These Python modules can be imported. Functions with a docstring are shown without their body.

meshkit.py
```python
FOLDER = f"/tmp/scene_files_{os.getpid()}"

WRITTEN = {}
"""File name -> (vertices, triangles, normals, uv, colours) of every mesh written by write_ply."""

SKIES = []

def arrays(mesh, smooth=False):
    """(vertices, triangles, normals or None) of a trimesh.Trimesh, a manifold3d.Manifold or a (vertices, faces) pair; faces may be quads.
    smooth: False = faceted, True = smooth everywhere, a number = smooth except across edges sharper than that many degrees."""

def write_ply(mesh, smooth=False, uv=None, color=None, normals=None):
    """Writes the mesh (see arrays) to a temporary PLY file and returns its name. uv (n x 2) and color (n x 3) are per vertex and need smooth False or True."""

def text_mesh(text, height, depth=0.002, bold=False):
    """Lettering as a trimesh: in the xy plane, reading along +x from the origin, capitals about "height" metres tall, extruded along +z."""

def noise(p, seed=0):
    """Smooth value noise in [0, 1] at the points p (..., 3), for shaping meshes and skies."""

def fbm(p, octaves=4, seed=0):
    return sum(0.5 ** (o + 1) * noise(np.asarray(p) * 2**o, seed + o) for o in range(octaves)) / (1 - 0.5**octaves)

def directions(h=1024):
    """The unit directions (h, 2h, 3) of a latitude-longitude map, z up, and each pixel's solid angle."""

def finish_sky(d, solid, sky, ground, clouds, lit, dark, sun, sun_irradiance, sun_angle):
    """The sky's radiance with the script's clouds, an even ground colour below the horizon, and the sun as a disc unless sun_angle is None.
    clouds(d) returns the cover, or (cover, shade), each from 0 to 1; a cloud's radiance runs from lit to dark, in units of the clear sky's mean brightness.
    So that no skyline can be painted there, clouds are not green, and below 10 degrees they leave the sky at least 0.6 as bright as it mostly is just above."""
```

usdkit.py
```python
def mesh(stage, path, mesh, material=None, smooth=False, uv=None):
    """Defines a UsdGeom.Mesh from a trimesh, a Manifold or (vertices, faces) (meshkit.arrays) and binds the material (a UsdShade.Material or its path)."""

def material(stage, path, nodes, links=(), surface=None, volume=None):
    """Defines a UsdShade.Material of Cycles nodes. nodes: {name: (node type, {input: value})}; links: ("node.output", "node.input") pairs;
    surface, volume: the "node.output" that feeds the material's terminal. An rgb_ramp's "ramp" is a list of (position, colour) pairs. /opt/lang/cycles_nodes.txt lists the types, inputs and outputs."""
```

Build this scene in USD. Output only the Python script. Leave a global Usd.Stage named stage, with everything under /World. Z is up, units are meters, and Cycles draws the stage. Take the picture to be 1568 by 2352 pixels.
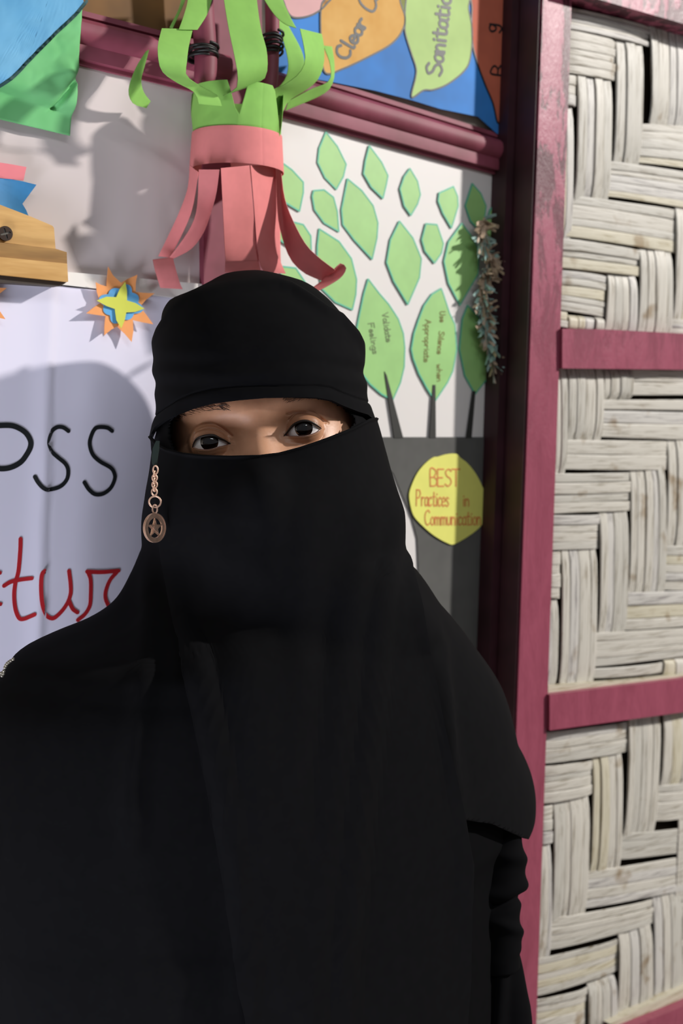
import math, random
import numpy as np, trimesh, manifold3d as m3, usdkit, meshkit
from scipy.spatial import Delaunay, cKDTree
from shapely.geometry import Polygon, LineString, Point
from shapely.ops import unary_union
from shapely import affinity
from pxr import Usd, UsdGeom, UsdLux, UsdShade, Gf, Sdf, Vt

stage = Usd.Stage.CreateInMemory()
UsdGeom.SetStageUpAxis(stage, 'Z'); UsdGeom.SetStageMetersPerUnit(stage, 1.0)
UsdGeom.Xform.Define(stage, '/World'); UsdGeom.Scope.Define(stage, '/World/Looks')
random.seed(7); RNG = np.random.default_rng(7)

# ------------------------------------------------------------------ camera, light, exposure
IMW, IMH, FPX = 1568, 2352, 2700.0
CAM = np.array([0.0, 0.0, 1.45])
PITCH, ROLL = math.atan(246 / FPX), 0.020
_F = np.array([0, math.cos(PITCH), -math.sin(PITCH)])
_R0 = np.array([1.0, 0, 0]); _U0 = np.array([0, math.sin(PITCH), math.cos(PITCH)])
CR = _R0 * math.cos(ROLL) + _U0 * math.sin(ROLL)
CU = _U0 * math.cos(ROLL) - _R0 * math.sin(ROLL)
cam = UsdGeom.Camera.Define(stage, '/World/camera')
_M = np.eye(4); _M[0, :3], _M[1, :3], _M[2, :3], _M[3, :3] = CR, CU, -_F, CAM
cam.AddTransformOp().Set(Gf.Matrix4d(*_M.ravel().tolist()))
cam.CreateHorizontalApertureAttr(24.0); cam.CreateVerticalApertureAttr(36.0)
cam.CreateFocalLengthAttr(FPX / IMW * 24.0)
cam.CreateFStopAttr(8.5); cam.CreateFocusDistanceAttr(0.75)
cam.CreateClippingRangeAttr(Gf.Vec2f(0.05, 100))
cam.CreateExposureAttr(0.0)

HEAD = np.array([-0.058, 0.85, 1.46])
KEY_POS = (3.80, 0.82, 3.35)
key = UsdLux.SphereLight.Define(stage, '/World/bulb_light')
key.CreateRadiusAttr(0.095); key.CreateIntensityAttr(2350.0); key.CreateColorAttr(Gf.Vec3f(1.0, 0.955, 0.90))
key.AddTranslateOp().Set(Gf.Vec3d(*KEY_POS))
tube = UsdLux.RectLight.Define(stage, '/World/tube_light')
tube.CreateWidthAttr(1.2); tube.CreateHeightAttr(0.05); tube.CreateIntensityAttr(38.0); tube.CreateColorAttr(Gf.Vec3f(0.93, 0.97, 1.0))
_tp = np.array([0.62, -0.74, 2.60]); _d = HEAD - _tp; _d /= np.linalg.norm(_d)
_z = -_d; _x = np.array([1.0, 0, 0]); _x -= _z * _x.dot(_z); _x /= np.linalg.norm(_x); _y = np.cross(_z, _x)
_M = np.eye(4); _M[0, :3], _M[1, :3], _M[2, :3], _M[3, :3] = _x, _y, _z, _tp
tube.AddTransformOp().Set(Gf.Matrix4d(*_M.ravel().tolist()))
fill_lamp = UsdLux.RectLight.Define(stage, '/World/added_fill_light')  # added fill with no known source, brightens the white poster
fill_lamp.CreateWidthAttr(0.5); fill_lamp.CreateHeightAttr(0.8); fill_lamp.CreateIntensityAttr(20.0); fill_lamp.CreateColorAttr(Gf.Vec3f(0.86, 0.88, 1.0))
_tp = np.array([-0.58, -0.06, 0.30]); _d = np.array([-0.33, 0.8, 1.15]) - _tp; _d /= np.linalg.norm(_d)
_z = -_d; _x = np.cross([0, 0, 1.0], _z); _x /= np.linalg.norm(_x); _y = np.cross(_z, _x)
_M = np.eye(4); _M[0, :3], _M[1, :3], _M[2, :3], _M[3, :3] = _x, _y, _z, _tp
fill_lamp.AddTransformOp().Set(Gf.Matrix4d(*_M.ravel().tolist()))
dome = UsdLux.DomeLight.Define(stage, '/World/room_ambience')
dome.CreateIntensityAttr(0.055); dome.CreateColorAttr(Gf.Vec3f(0.90, 0.93, 1.0))

# ------------------------------------------------------------------ projection helpers
def ray(px, py):
    px = np.asarray(px, float); py = np.asarray(py, float)
    return _F + np.multiply.outer((px - IMW / 2) / FPX, CR) + np.multiply.outer((IMH / 2 - py) / FPX, CU)
def at(px, py, d):
    """the point seen at a pixel of the photograph, at a depth d in metres"""
    return CAM + ray(px, py) * np.asarray(d, float)[..., None]
def proj(P):
    q = np.asarray(P, float) - CAM
    z = q @ _F
    return IMW / 2 + FPX * (q @ CR) / z, IMH / 2 - FPX * (q @ CU) / z, z
_vp = (4300 - 784) / FPX * math.cos(PITCH)
WU = np.array([_vp, 1.0, 0]); WU /= np.linalg.norm(WU)
WN = np.array([WU[1], -WU[0], 0]); WZ = np.array([0, 0, 1.0])
W0 = at(600, 935, 1.005)
def wall(px, py, off=0.0):
    """pixel -> (s, z) on the plane that lies off metres in front of the back wall"""
    d = ray(px, py)
    t = ((W0 + WN * off - CAM) @ WN) / (d @ WN)
    P = CAM + d * t[..., None] if np.ndim(t) else CAM + d * t
    q = P - W0
    return np.stack([q @ WU, P[..., 2]], -1)
def wpt(s, z, off):
    s, z, off = np.broadcast_arrays(np.asarray(s, float), np.asarray(z, float), np.asarray(off, float))
    P = W0 + np.multiply.outer(s, WU) + np.multiply.outer(off, WN)
    P[..., 2] = z
    return P
def Z(scale, ox, oy, pts):
    return [(ox + x / scale, oy + y / scale) for x, y in pts]

# ------------------------------------------------------------------ scene helpers
_used = {}
def numbered(parent, name):
    k = (parent, name); n = _used.get(k, 0); _used[k] = n + 1
    return f'{parent}/{name}' if n == 0 else f'{parent}/{name}_{n:03d}'
def path_of(p):
    return '/World' if p is None else (p if isinstance(p, str) else str(p.GetPath()))
def tag(prim, label=None, cat=None, group=None, kind=None):
    for k, v in (('label', label), ('category', cat), ('group', group), ('kind', kind)):
        if v: prim.SetCustomDataByKey(k, v)
    return prim
def obj(name, mesh, material, parent=None, smooth=False, **kw):
    p = usdkit.mesh(stage, numbered(path_of(parent), name), mesh, material, smooth=smooth).GetPrim()
    return tag(p, **kw)
def thing(name, loc=(0, 0, 0), **kw):
    x = UsdGeom.Xform.Define(stage, numbered('/World', name))
    return tag(x.GetPrim(), **kw)
def join(ms):
    return trimesh.util.concatenate([m if isinstance(m, trimesh.Trimesh) else trimesh.Trimesh(*m, process=False) for m in ms])
def lin(c):
    c = np.array([int(c[i:i + 2], 16) for i in (1, 3, 5)]) / 255.0 if isinstance(c, str) else np.asarray(c, float)
    return tuple(np.where(c <= 0.04045, c / 12.92, ((c + 0.055) / 1.055) ** 2.4).tolist())
_mats = {}
def mat(name, col, rough=0.6, var=0.08, scale=30, bump=0.0, bscale=60, stretch=None, col2=None, ramp=(0.35, 0.65), coat=0.0, metal=0.0, spec=0.5, sheen=0.0, detail=3, sss=0.0, dist=0.002):
    """procedural material: a base colour broken up by noise, with an optional relief"""
    if name in _mats: return _mats[name]
    c = np.array(lin(col)); c2 = np.array(lin(col2)) if col2 is not None else np.clip(c * (1 - var * 2.2), 0, 1)
    n = {'g': ('texture_coordinate', {}), 'mp': ('mapping', {'scale': stretch or (1, 1, 1)}),
         'n': ('noise_texture', {'scale': scale, 'detail': detail, 'roughness': 0.6}),
         'r': ('rgb_ramp', {'ramp': [(ramp[0], tuple(c2)), (ramp[1], tuple(c))]}),
         'p': ('principled_bsdf', {'roughness': rough, 'coat_weight': coat, 'metallic': metal, 'specular_ior_level': spec, 'sheen_weight': sheen, 'coat_roughness': 0.12})}
    l = [('g.object', 'mp.vector'), ('mp.vector', 'n.vector'), ('n.fac', 'r.fac'), ('r.color', 'p.base_color')]
    if sss:
        n['p'][1].update({'subsurface_weight': sss, 'subsurface_scale': 0.004, 'subsurface_radius': (1.0, 0.35, 0.2)})
    if bump:
        n['b2'] = ('noise_texture', {'scale': bscale, 'detail': 4}); n['b'] = ('bump', {'strength': bump, 'distance': dist})
        l += [('mp.vector', 'b2.vector'), ('b2.fac', 'b.height'), ('b.normal', 'p.normal')]
    _mats[name] = usdkit.material(stage, '/World/Looks/' + name, n, l, surface='p.BSDF')
    return _mats[name]

def extrude(poly, off0, off1, bevel=0.0):
    """a shapely polygon in wall (s, z) -> solid between two offsets from the wall"""
    out = []
    poly = poly.buffer(0)
    for g in getattr(poly, 'geoms', [poly]):
        if g.is_empty or g.area < 1e-9: continue
        m = trimesh.creation.extrude_polygon(g, off1 - off0, engine='earcut')
        v = m.vertices
        out.append(trimesh.Trimesh(wpt(v[:, 0], v[:, 1], v[:, 2] + off0), m.faces, process=False))
    return join(out)
def wpoly(pts, off):
    a = np.asarray(pts, float)
    return Polygon(wall(a[:, 0], a[:, 1], off)).buffer(0)
def slab(pts, off0, off1):
    return extrude(wpoly(pts, off1), off0, off1)
def rounded(pts, n=6):
    """closed Catmull-Rom through the points"""
    p = np.asarray(pts, float); N = len(p); out = []
    for i in range(N):
        a, b, c, d = p[i - 1], p[i], p[(i + 1) % N], p[(i + 2) % N]
        for t in np.linspace(0, 1, n, endpoint=False):
            out.append(0.5 * (2 * b + (c - a) * t + (2 * a - 5 * b + 4 * c - d) * t ** 2 + (3 * b - a - 3 * c + d) * t ** 3))
    return np.array(out)
def spline(pts, n=6):
    p = np.asarray(pts, float)
    p = np.vstack([2 * p[0] - p[1], p, 2 * p[-1] - p[-2]]); out = []
    for i in range(1, len(p) - 2):
        a, b, c, d = p[i - 1], p[i], p[i + 1], p[i + 2]
        for t in np.linspace(0, 1, n, endpoint=False):
            out.append(0.5 * (2 * b + (c - a) * t + (2 * a - 5 * b + 4 * c - d) * t ** 2 + (3 * b - a - 3 * c + d) * t ** 3))
    out.append(p[-2]); return np.array(out)
def stroke(pts, width_px, off, smooth=True):
    """a pen stroke through pixels, as a polygon on the wall plane"""
    a = spline(pts) if smooth and len(pts) > 2 else np.asarray(pts, float)
    q = wall(a[:, 0], a[:, 1], off)
    w = width_px / FPX * 1.0 * np.mean(proj(wpt(q[:, 0], q[:, 1], off))[2])
    return LineString(q).buffer(w / 2, quad_segs=4)
def grid_mesh(P, closed_u=False, flip=False):
    r, c = P.shape[:2]
    idx = np.arange(r * c).reshape(r, c)
    cc = c if closed_u else c - 1
    a = idx[:-1, :cc]; b = np.roll(idx, -1, 1)[:-1, :cc]; d = idx[1:, :cc]; e = np.roll(idx, -1, 1)[1:, :cc]
    f = np.concatenate([np.stack([a, b, e], -1).reshape(-1, 3), np.stack([a, e, d], -1).reshape(-1, 3)])
    return P.reshape(-1, 3), (f[:, ::-1] if flip else f)
def sheet(P, thick, toward=None):
    """a curved sheet (grid of points) given a real thickness, facing toward"""
    du = np.gradient(P, axis=1); dv = np.gradient(P, axis=0)
    n = np.cross(du, dv); n /= np.maximum(np.linalg.norm(n, axis=-1, keepdims=True), 1e-12)
    B = P - n * thick
    r, c = P.shape[:2]
    ring = [(0, j) for j in range(c)] + [(i, c - 1) for i in range(1, r)] + [(r - 1, j) for j in range(c - 2, -1, -1)] + [(i, 0) for i in range(r - 2, 0, -1)]
    k = np.array([i * c + j for i, j in ring]); k2 = np.roll(k, -1); N = r * c
    v1, f1 = grid_mesh(P); v2, f2 = grid_mesh(B, flip=True)
    side = np.concatenate([np.stack([k, k + N, k2], -1), np.stack([k2, k + N, k2 + N], -1)])
    return trimesh.Trimesh(np.vstack([v1, v2]), np.vstack([f1, f2 + N, side]), process=False)
def tubem(path, r, seg=8, closed=False):
    p = np.asarray(path, float); n = len(p)
    t = np.gradient(p, axis=0) if not closed else np.roll(p, -1, 0) - np.roll(p, 1, 0)
    t /= np.linalg.norm(t, axis=1, keepdims=True) + 1e-12
    ref = np.array([0.3, 0.2, 1.0]); ref = ref if abs(t[0] @ ref) < 0.9 * np.linalg.norm(ref) else np.array([1.0, 0, 0])
    a = np.cross(t, ref); a /= np.linalg.norm(a, axis=1, keepdims=True) + 1e-12; b = np.cross(t, a)
    rr = np.broadcast_to(r, (n,))
    th = np.linspace(0, 2 * np.pi, seg, endpoint=False)
    P = p[:, None] + rr[:, None, None] * (a[:, None] * np.cos(th)[None, :, None] + b[:, None] * np.sin(th)[None, :, None])
    if closed: P = np.concatenate([P, P[:1]])
    v, f = grid_mesh(P, closed_u=True)
    if not closed:
        v = np.vstack([v, p[0], p[-1]]); k = np.arange(seg); k2 = (k + 1) % seg; L = (n - 1) * seg
        f = np.vstack([f, np.stack([k2, k, np.full(seg, n * seg)], -1), np.stack([L + k, L + k2, np.full(seg, n * seg + 1)], -1)])
    return trimesh.Trimesh(v, f, process=False)

# ------------------------------------------------------------------ materials
M_wall = mat('wall_board', '#c9bfae', 0.8, 0.1)
M_floor = mat('floor_cement', '#8a837a', 0.85, 0.2, 6, bump=0.2)
M_dark = mat('weave_backing', '#3a2c18', 0.9, 0.2)
M_maroon = mat('maroon_paint', '#a4506a', 0.42, 0.12, 22, bump=0.25, bscale=45, dist=0.001, col2='#8a3c55', ramp=(0.3, 0.62))
M_maroon_dk = mat('maroon_gloss', '#8f4357', 0.60, 0.1, 18, bump=0.12, bscale=40, dist=0.001, col2='#75303f', ramp=(0.3, 0.62))
M_jamb_shade = mat('dark_jamb', '#43202a', 0.5, 0.15, 18, bump=0.15, bscale=40, dist=0.001, col2='#2e151a')  # maroon darkened: shade on the post's left side put into the colour
M_cloth_w = mat('white_sheet', '#d4c9c8', 0.85, 0.04, 5)
M_paper_w = mat('white_paper', '#dcd9ea', 0.7, 0.02, 6)
M_ledge = mat('white_batten', '#e4e0da', 0.6, 0.1, 40, col2='#b9b3a8', ramp=(0.25, 0.42), bump=0.2)
M_green = mat('green_paper', '#89c05a', 0.8, 0.04, 60)
M_pink = mat('pink_paper', '#e28484', 0.8, 0.04, 60)
M_leaf = mat('leaf_paper', '#9fd281', 0.45, 0.04, 40, coat=0.25)
M_teal = mat('teal_marker', '#5cc1a2', 0.5, 0.05, coat=0.2)
M_black_paper = mat('black_paper', '#5b5b59', 0.8, 0.1, 20)
M_yellow = mat('yellow_paper', '#ebea78', 0.75, 0.04, 20)
M_ink = mat('black_ink', '#15191c', 0.5, 0.1)
M_ink_red = mat('red_ink', '#b81f28', 0.5, 0.1)
M_ink_or = mat('orange_ink', '#dc8448', 0.6, 0.1)
M_ink_faint = mat('faint_ink', '#7b8f63', 0.7, 0.1)
M_ink_brown = mat('brown_ink', '#7f7a3c', 0.7, 0.1)
M_blue = mat('blue_paint', '#2f86dc', 0.7, 0.12, 14, col2='#2e74bd')
M_bub_o = mat('orange_paint', '#e0b266', 0.75, 0.1, 25, col2='#d39e4e')
M_bub_g = mat('lime_paint', '#b9d78a', 0.75, 0.06, 20)
M_bub_p = mat('pink_paint', '#e5b3b4', 0.75, 0.05, 20)
M_bub_r = mat('rust_paint', '#cf6b50', 0.75, 0.1, 20)
M_gcloth = mat('green_cloth', '#76c280', 0.8, 0.1, 14, col2='#58a862')
M_bcloth = mat('blue_cloth', '#74b3d8', 0.8, 0.1, 12, col2='#5399c4')
M_ochre = mat('ochre_board', '#7d5522', 0.7, 0.2, 14)  # ochre darkened: the lantern's shadow is put into the colour
M_wood = mat('clip_wood', '#d3a765', 0.55, 0.15, 5, stretch=(3, 3, 22), col2='#b98b4a', bump=0.15, bscale=4)
M_wood_dk = mat('clip_wood_dark', '#ab8145', 0.6, 0.15, 5, stretch=(3, 3, 22), col2='#8d6733')
M_underside = mat('dark_rubber', '#3a3028', 0.7, 0.1)  # shade below the clip, as a dark colour
M_steel = mat('steel', '#9a958c', 0.3, 0.1, metal=1.0)
M_orange = mat('orange_paper', '#f0a060', 0.75, 0.03, 40)
M_skyblue = mat('blue_paper', '#5fa9e0', 0.75, 0.03, 40)
M_lime = mat('lime_paper', '#cfd452', 0.75, 0.03, 40)
M_ribbon = mat('ribbon_blue', '#2f82bb', 0.6, 0.08, 60)
M_rpink = mat('ribbon_pink', '#e98089', 0.7, 0.04, 40)
M_black = mat('black_cloth', '#0f0f11', 0.85, 0.06, 120, bump=0.10, bscale=900, sheen=0.0, spec=0.04, dist=0.0004)
M_black2 = mat('black_cloth_heavy', '#0b0b0d', 0.88, 0.06, 120, bump=0.1, bscale=700, sheen=0.0, spec=0.04, dist=0.0004)
M_skin = None
M_lidskin = mat('lid_skin', '#9c7058', 0.5, 0.05, 70)
M_sclera = mat('sclera', '#eae4e2', 0.15, 0.03, 80)
M_iris = mat('iris', '#1a0e09', 0.06, 0.3, 600, col2='#0c0503', spec=0.8)
M_pupil = mat('pupil', '#030303', 0.06, 0.0, spec=0.8)
M_hair = mat('brow_hair', '#2c2019', 0.5, 0.1)
M_gold = mat('rose_gold', '#e0b8a0', 0.42, 0.1, 300, metal=0.55)
M_tab = mat('green_tab', '#15261f', 0.5, 0.1)
M_bead = mat('glass_bead', '#a9a294', 0.15, 0.2, 500, metal=0.6)
M_wire = mat('black_wire', '#121212', 0.5, 0.1)
M_tins_a = mat('tinsel_beige', '#c3ab93', 0.55, 0.1, 80)
M_tins_b = mat('tinsel_teal', '#a9c9c2', 0.5, 0.1, 80)
def bamboo_mat(name, c, c2, vert):
    st = (70, 70, 5) if vert else None
    n = {'g': ('texture_coordinate', {}), 'mp': ('mapping', {'scale': (90, 90, 4) if vert else (6, 6, 160)}),
         'n': ('noise_texture', {'scale': 4.0, 'detail': 4, 'roughness': 0.65}),
         'r': ('rgb_ramp', {'ramp': [(0.33, lin(c2)), (0.47, lin(c)), (0.8, tuple(np.clip(np.array(lin(c)) * 1.06, 0, 1)))]}),
         'n2': ('noise_texture', {'scale': 26.0, 'detail': 3}),
         'r2': ('rgb_ramp', {'ramp': [(0.27, (0.50, 0.38, 0.25)), (0.36, (1, 1, 1))]}),
         'mx': ('mix_color', {'blend_type': 'multiply', 'fac': 0.8}),
         'b': ('bump', {'strength': 0.5, 'distance': 0.0008}),
         'p': ('principled_bsdf', {'roughness': 0.48, 'specular_ior_level': 0.35})}
    l = [('g.object', 'mp.vector'), ('mp.vector', 'n.vector'), ('n.fac', 'r.fac'), ('g.object', 'n2.vector'), ('n2.fac', 'r2.fac'),
         ('r.color', 'mx.a'), ('r2.color', 'mx.b'), ('mx.result', 'p.base_color'), ('n.fac', 'b.height'), ('b.normal', 'p.normal')]
    return usdkit.material(stage, '/World/Looks/' + name, n, l, surface='p.BSDF')
BAM = {v: [bamboo_mat(f'bamboo_{"v" if v else "h"}{i}', c, c2, v) for i, (c, c2) in enumerate([('#c3bfb6', '#8d8576'), ('#bbb8b0', '#837b6c'), ('#c2bca9', '#948766'), ('#c1beb9', '#807b7a')])] for v in (True, False)}
def glossy_sheet(name, col):
    n = {'g': ('texture_coordinate', {}), 'mp': ('mapping', {'scale': (9, 9, 2.4)}), 'n': ('noise_texture', {'scale': 1.6, 'detail': 1.5}),
         'b': ('bump', {'strength': 0.8, 'distance': 0.012}), 'p': ('principled_bsdf', {'base_color': lin(col), 'roughness': 0.5, 'coat_weight': 0.55, 'coat_roughness': 0.14})}
    return usdkit.material(stage, '/World/Looks/' + name, n, [('g.object', 'mp.vector'), ('mp.vector', 'n.vector'), ('n.fac', 'b.height'), ('b.normal', 'p.coat_normal')], surface='p.BSDF')
M_lam = glossy_sheet('laminated_white', '#e4e0de')
def worn_paint():
    n = {'g': ('texture_coordinate', {}), 'mp': ('mapping', {'scale': (17, 17, 5.5), 'rotation': (0.30, 0.30, 0.0)}),
         'n': ('noise_texture', {'scale': 2.2, 'detail': 6, 'roughness': 0.72, 'distortion': 0.4}),
         'n2': ('noise_texture', {'scale': 3.0, 'detail': 2}),
         'z': ('separate_xyz', {}), 'zr': ('map_range', {'from_min': 1.48, 'from_max': 1.70, 'to_min': 0.0, 'to_max': 1.0, 'clamp': True}),
         'r': ('rgb_ramp', {'ramp': [(0.485, lin('#521d2e')), (0.525, lin('#9d4e65'))]}),
         'plain': ('rgb_ramp', {'ramp': [(0.32, lin('#853a4e')), (0.62, lin('#96475c'))]}),
         'mx': ('mix_color', {'blend_type': 'mix'}),
         'b': ('bump', {'strength': 0.6, 'distance': 0.0022}),
         'p': ('principled_bsdf', {'roughness': 0.42, 'specular_ior_level': 0.4})}
    l = [('g.object', 'mp.vector'), ('mp.vector', 'n.vector'), ('g.object', 'n2.vector'), ('g.object', 'z.vector'), ('z.z', 'zr.value'),
         ('n.fac', 'r.fac'), ('n.fac', 'plain.fac'), ('zr.result', 'mx.fac'), ('plain.color', 'mx.a'), ('r.color', 'mx.b'), ('mx.result', 'p.base_color'),
         ('n.fac', 'b.height'), ('b.normal', 'p.normal')]
    return usdkit.material(stage, '/World/Looks/worn_maroon', n, l, surface='p.BSDF')
M_worn = worn_paint()

# ------------------------------------------------------------------ setting
box = lambda s0, s1, z0, z1, o0, o1: extrude(Polygon([(s0, z0), (s1, z0), (s1, z1), (s0, z1)]), o0, o1)
obj('wall_back', box(-1.6, 0.62, 0.0, 3.0, -0.03, 0.0), M_wall, kind='structure', label='pale board wall behind the posters')
fl = trimesh.creation.box([7, 7, 0.05]); fl.apply_translation([0, 0, -0.025])
obj('floor', fl, M_floor, kind='structure', label='grey cement floor')

POST, WEAVE = 0.050, 0.038
post_poly = [(1252, -160), (1318, -160), (1227, 2480), (1157, 2480)]
obj('trim_1', extrude(wpoly(post_poly, POST), 0.0, POST), M_worn, kind='structure', label='maroon painted vertical post with worn streaky paint')
_pl = np.array(post_poly, float)[[0, 3]]
_a, _b = wall(_pl[:, 0], _pl[:, 1], POST)
obj('trim_11', extrude(Polygon([(_a[0] - 0.0025, _a[1]), (_a[0] - 0.0004, _a[1]), (_b[0] - 0.0004, _b[1]), (_b[0] - 0.0025, _b[1])]), 0.023, POST - 0.002), M_jamb_shade, kind='structure', label='added strip whose dark colour paints shade on the worn post side')  # thin strip added only to darken the post's side face
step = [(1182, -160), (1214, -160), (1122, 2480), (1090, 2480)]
obj('trim_2', extrude(wpoly(step, 0.022), 0.0, 0.022), M_jamb_shade, kind='structure', label='dark maroon jamb strip beside the worn post')

def rail(name, p0, p1, prof, m, label):
    """moulded rail: profile (fraction of height from bottom to top, offset) swept between two pixel lines: p0 = (top px, bottom px) at the left end"""
    rows = []
    for (top, bot) in (p0, p1):
        a, b = wall(top[0], top[1], 0.007), wall(bot[0], bot[1], 0.007)
        rows.append([(b + (a - b) * f, o) for f, o in prof])
    n = 12
    P = np.array([[wpt(*(r0[0] + (r1[0] - r0[0]) * t), r0[1]) for r0, r1 in zip(*rows)] for t in np.linspace(0, 1, n)])
    v, f = grid_mesh(P, closed_u=True, flip=True)
    k = len(prof); caps = [[0, i, i + 1] for i in range(1, k - 1)] + [[(n - 1) * k, (n - 1) * k + i + 1, (n - 1) * k + i] for i in range(1, k - 1)]
    mesh = trimesh.Trimesh(v, np.vstack([f, caps]), process=False); mesh.fix_normals()
    return obj(name, mesh, m, smooth=25, kind='structure', label=label)
PROF = [(0.0, 0.0), (0.0, 0.0064), (0.075, 0.0064), (0.08, 0.0115), (0.2, 0.0118), (0.34, 0.0112), (0.36, 0.0125), (0.42, 0.0150), (0.50, 0.0166), (0.60, 0.0170), (0.70, 0.0158), (0.78, 0.0125), (0.82, 0.0085), (0.84, 0.0060), (0.865, 0.0085), (0.97, 0.0075), (1.0, 0.0)]
rail('trim_3', ((560, 120), (560, 242)), ((1190, 318), (1190, 414)), PROF, M_maroon_dk, 'glossy maroon moulded rail above the leaf poster')
rail('trim_4', ((-60, -44), (-60, 92)), ((520, 106), (520, 227)), PROF, M_maroon_dk, 'glossy maroon moulded rail between the green poster and the lantern')
obj('trim_5', extrude(wpoly([(462, -80), (600, -80), (612, 900), (470, 900)], 0.010), 0.0, 0.010), M_maroon_dk, kind='structure', label='maroon post behind the paper lantern')
obj('trim_6', slab([(-160, 598), (155, 624.5), (473, 653), (560, 661), (560, 699), (412, 685), (157, 655), (-160, 628)], 0.0, 0.007), M_ledge, kind='structure', label='scuffed white wooden batten under the sheet')

# right wall: rails and woven bamboo
def railr(name, quad, label, m=M_worn, o1=0.054):
    q = wall(np.array(quad, float)[:, 0], np.array(quad, float)[:, 1], o1)
    far = q[:, 0] > q[:, 0].min() + 0.75 * np.ptp(q[:, 0])           # carry both long edges on to the right, level, past the frame
    q[far, 0] += 0.85
    obj(name, extrude(Polygon(q).buffer(0), WEAVE - 0.012, o1), m, kind='structure', label=label)
railr('trim_7', [(1309, -70), (1720, -70), (1720, 98), (1568, 54), (1309, -20)], 'maroon rail above the woven bamboo, at the top edge', o1=0.064)
railr('trim_8', [(1291, 755), (1400, 757), (1568, 766), (1720, 772), (1720, 852), (1568, 849), (1291, 846)], 'rough maroon rail between upper and middle woven panels')
railr('trim_9', [(1262, 1596), (1568, 1559), (1720, 1541), (1720, 1616), (1568, 1636), (1262, 1678)], 'smooth maroon rail between middle and lower woven panels')
railr('trim_10', [(1420, 2372), (1568, 2312), (1720, 2250), (1720, 2500), (1420, 2520)], 'maroon rail under the lowest woven panel', o1=0.060)

wr = thing('wall_right', kind='structure', label='whitewashed woven bamboo wall')
obj('backing', box(wall(1262, 900, 0)[0] - 0.02, 1.3, 0.0, 3.0, 0.0, WEAVE - 0.012), M_dark, wr)
Z6 = lambda pts: Z(2.94, 1168, 0, pts)
Z7 = lambda pts: Z(2.6125, 1168, 740, pts)
Z8 = lambda pts: Z(2.76, 1168, 1500, pts)
# bundle: orientation, corners TL TR BR BL, strips
bundles = []
def B(zf, o, n, *c): bundles.append((o, n, zf(list(c))))
B(Z6, 'H', 5, (395, 40), (945, 165), (940, 305), (395, 185)); B(Z6, 'H', 5, (395, 192), (735, 265), (720, 540), (390, 488))
B(Z6, 'H', 3, (380, 498), (466, 515), (460, 720), (375, 705)); B(Z6, 'V', 2, (372, 715), (450, 725), (440, 1590), (362, 1580))
B(Z6, 'V', 4, (472, 505), (712, 545), (695, 1330), (457, 1310)); B(Z6, 'V', 3, (737, 265), (925, 300), (905, 1085), (727, 1085))
B(Z6, 'V', 6, (960, 165), (1330, 260), (1320, 850), (970, 810)); B(Z6, 'H', 5, (925, 830), (1330, 862), (1330, 1152), (905, 1097))
B(Z6, 'H', 5, (710, 1085), (1330, 1175), (1330, 1425), (700, 1325)); B(Z6, 'H', 4, (455, 1315), (1135, 1415), (1125, 1705), (440, 1600))
B(Z6, 'H', 3, (350, 1602), (885, 1680), (880, 1865), (350, 1808)); B(Z6, 'H', 5, (345, 1818), (667, 1855), (657, 2140), (335, 2088))
B(Z6, 'H', 2, (330, 2098), (412, 2110), (407, 2215), (325, 2205)); B(Z6, 'V', 4, (680, 1850), (872, 1870), (872, 2250), (662, 2230))
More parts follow.
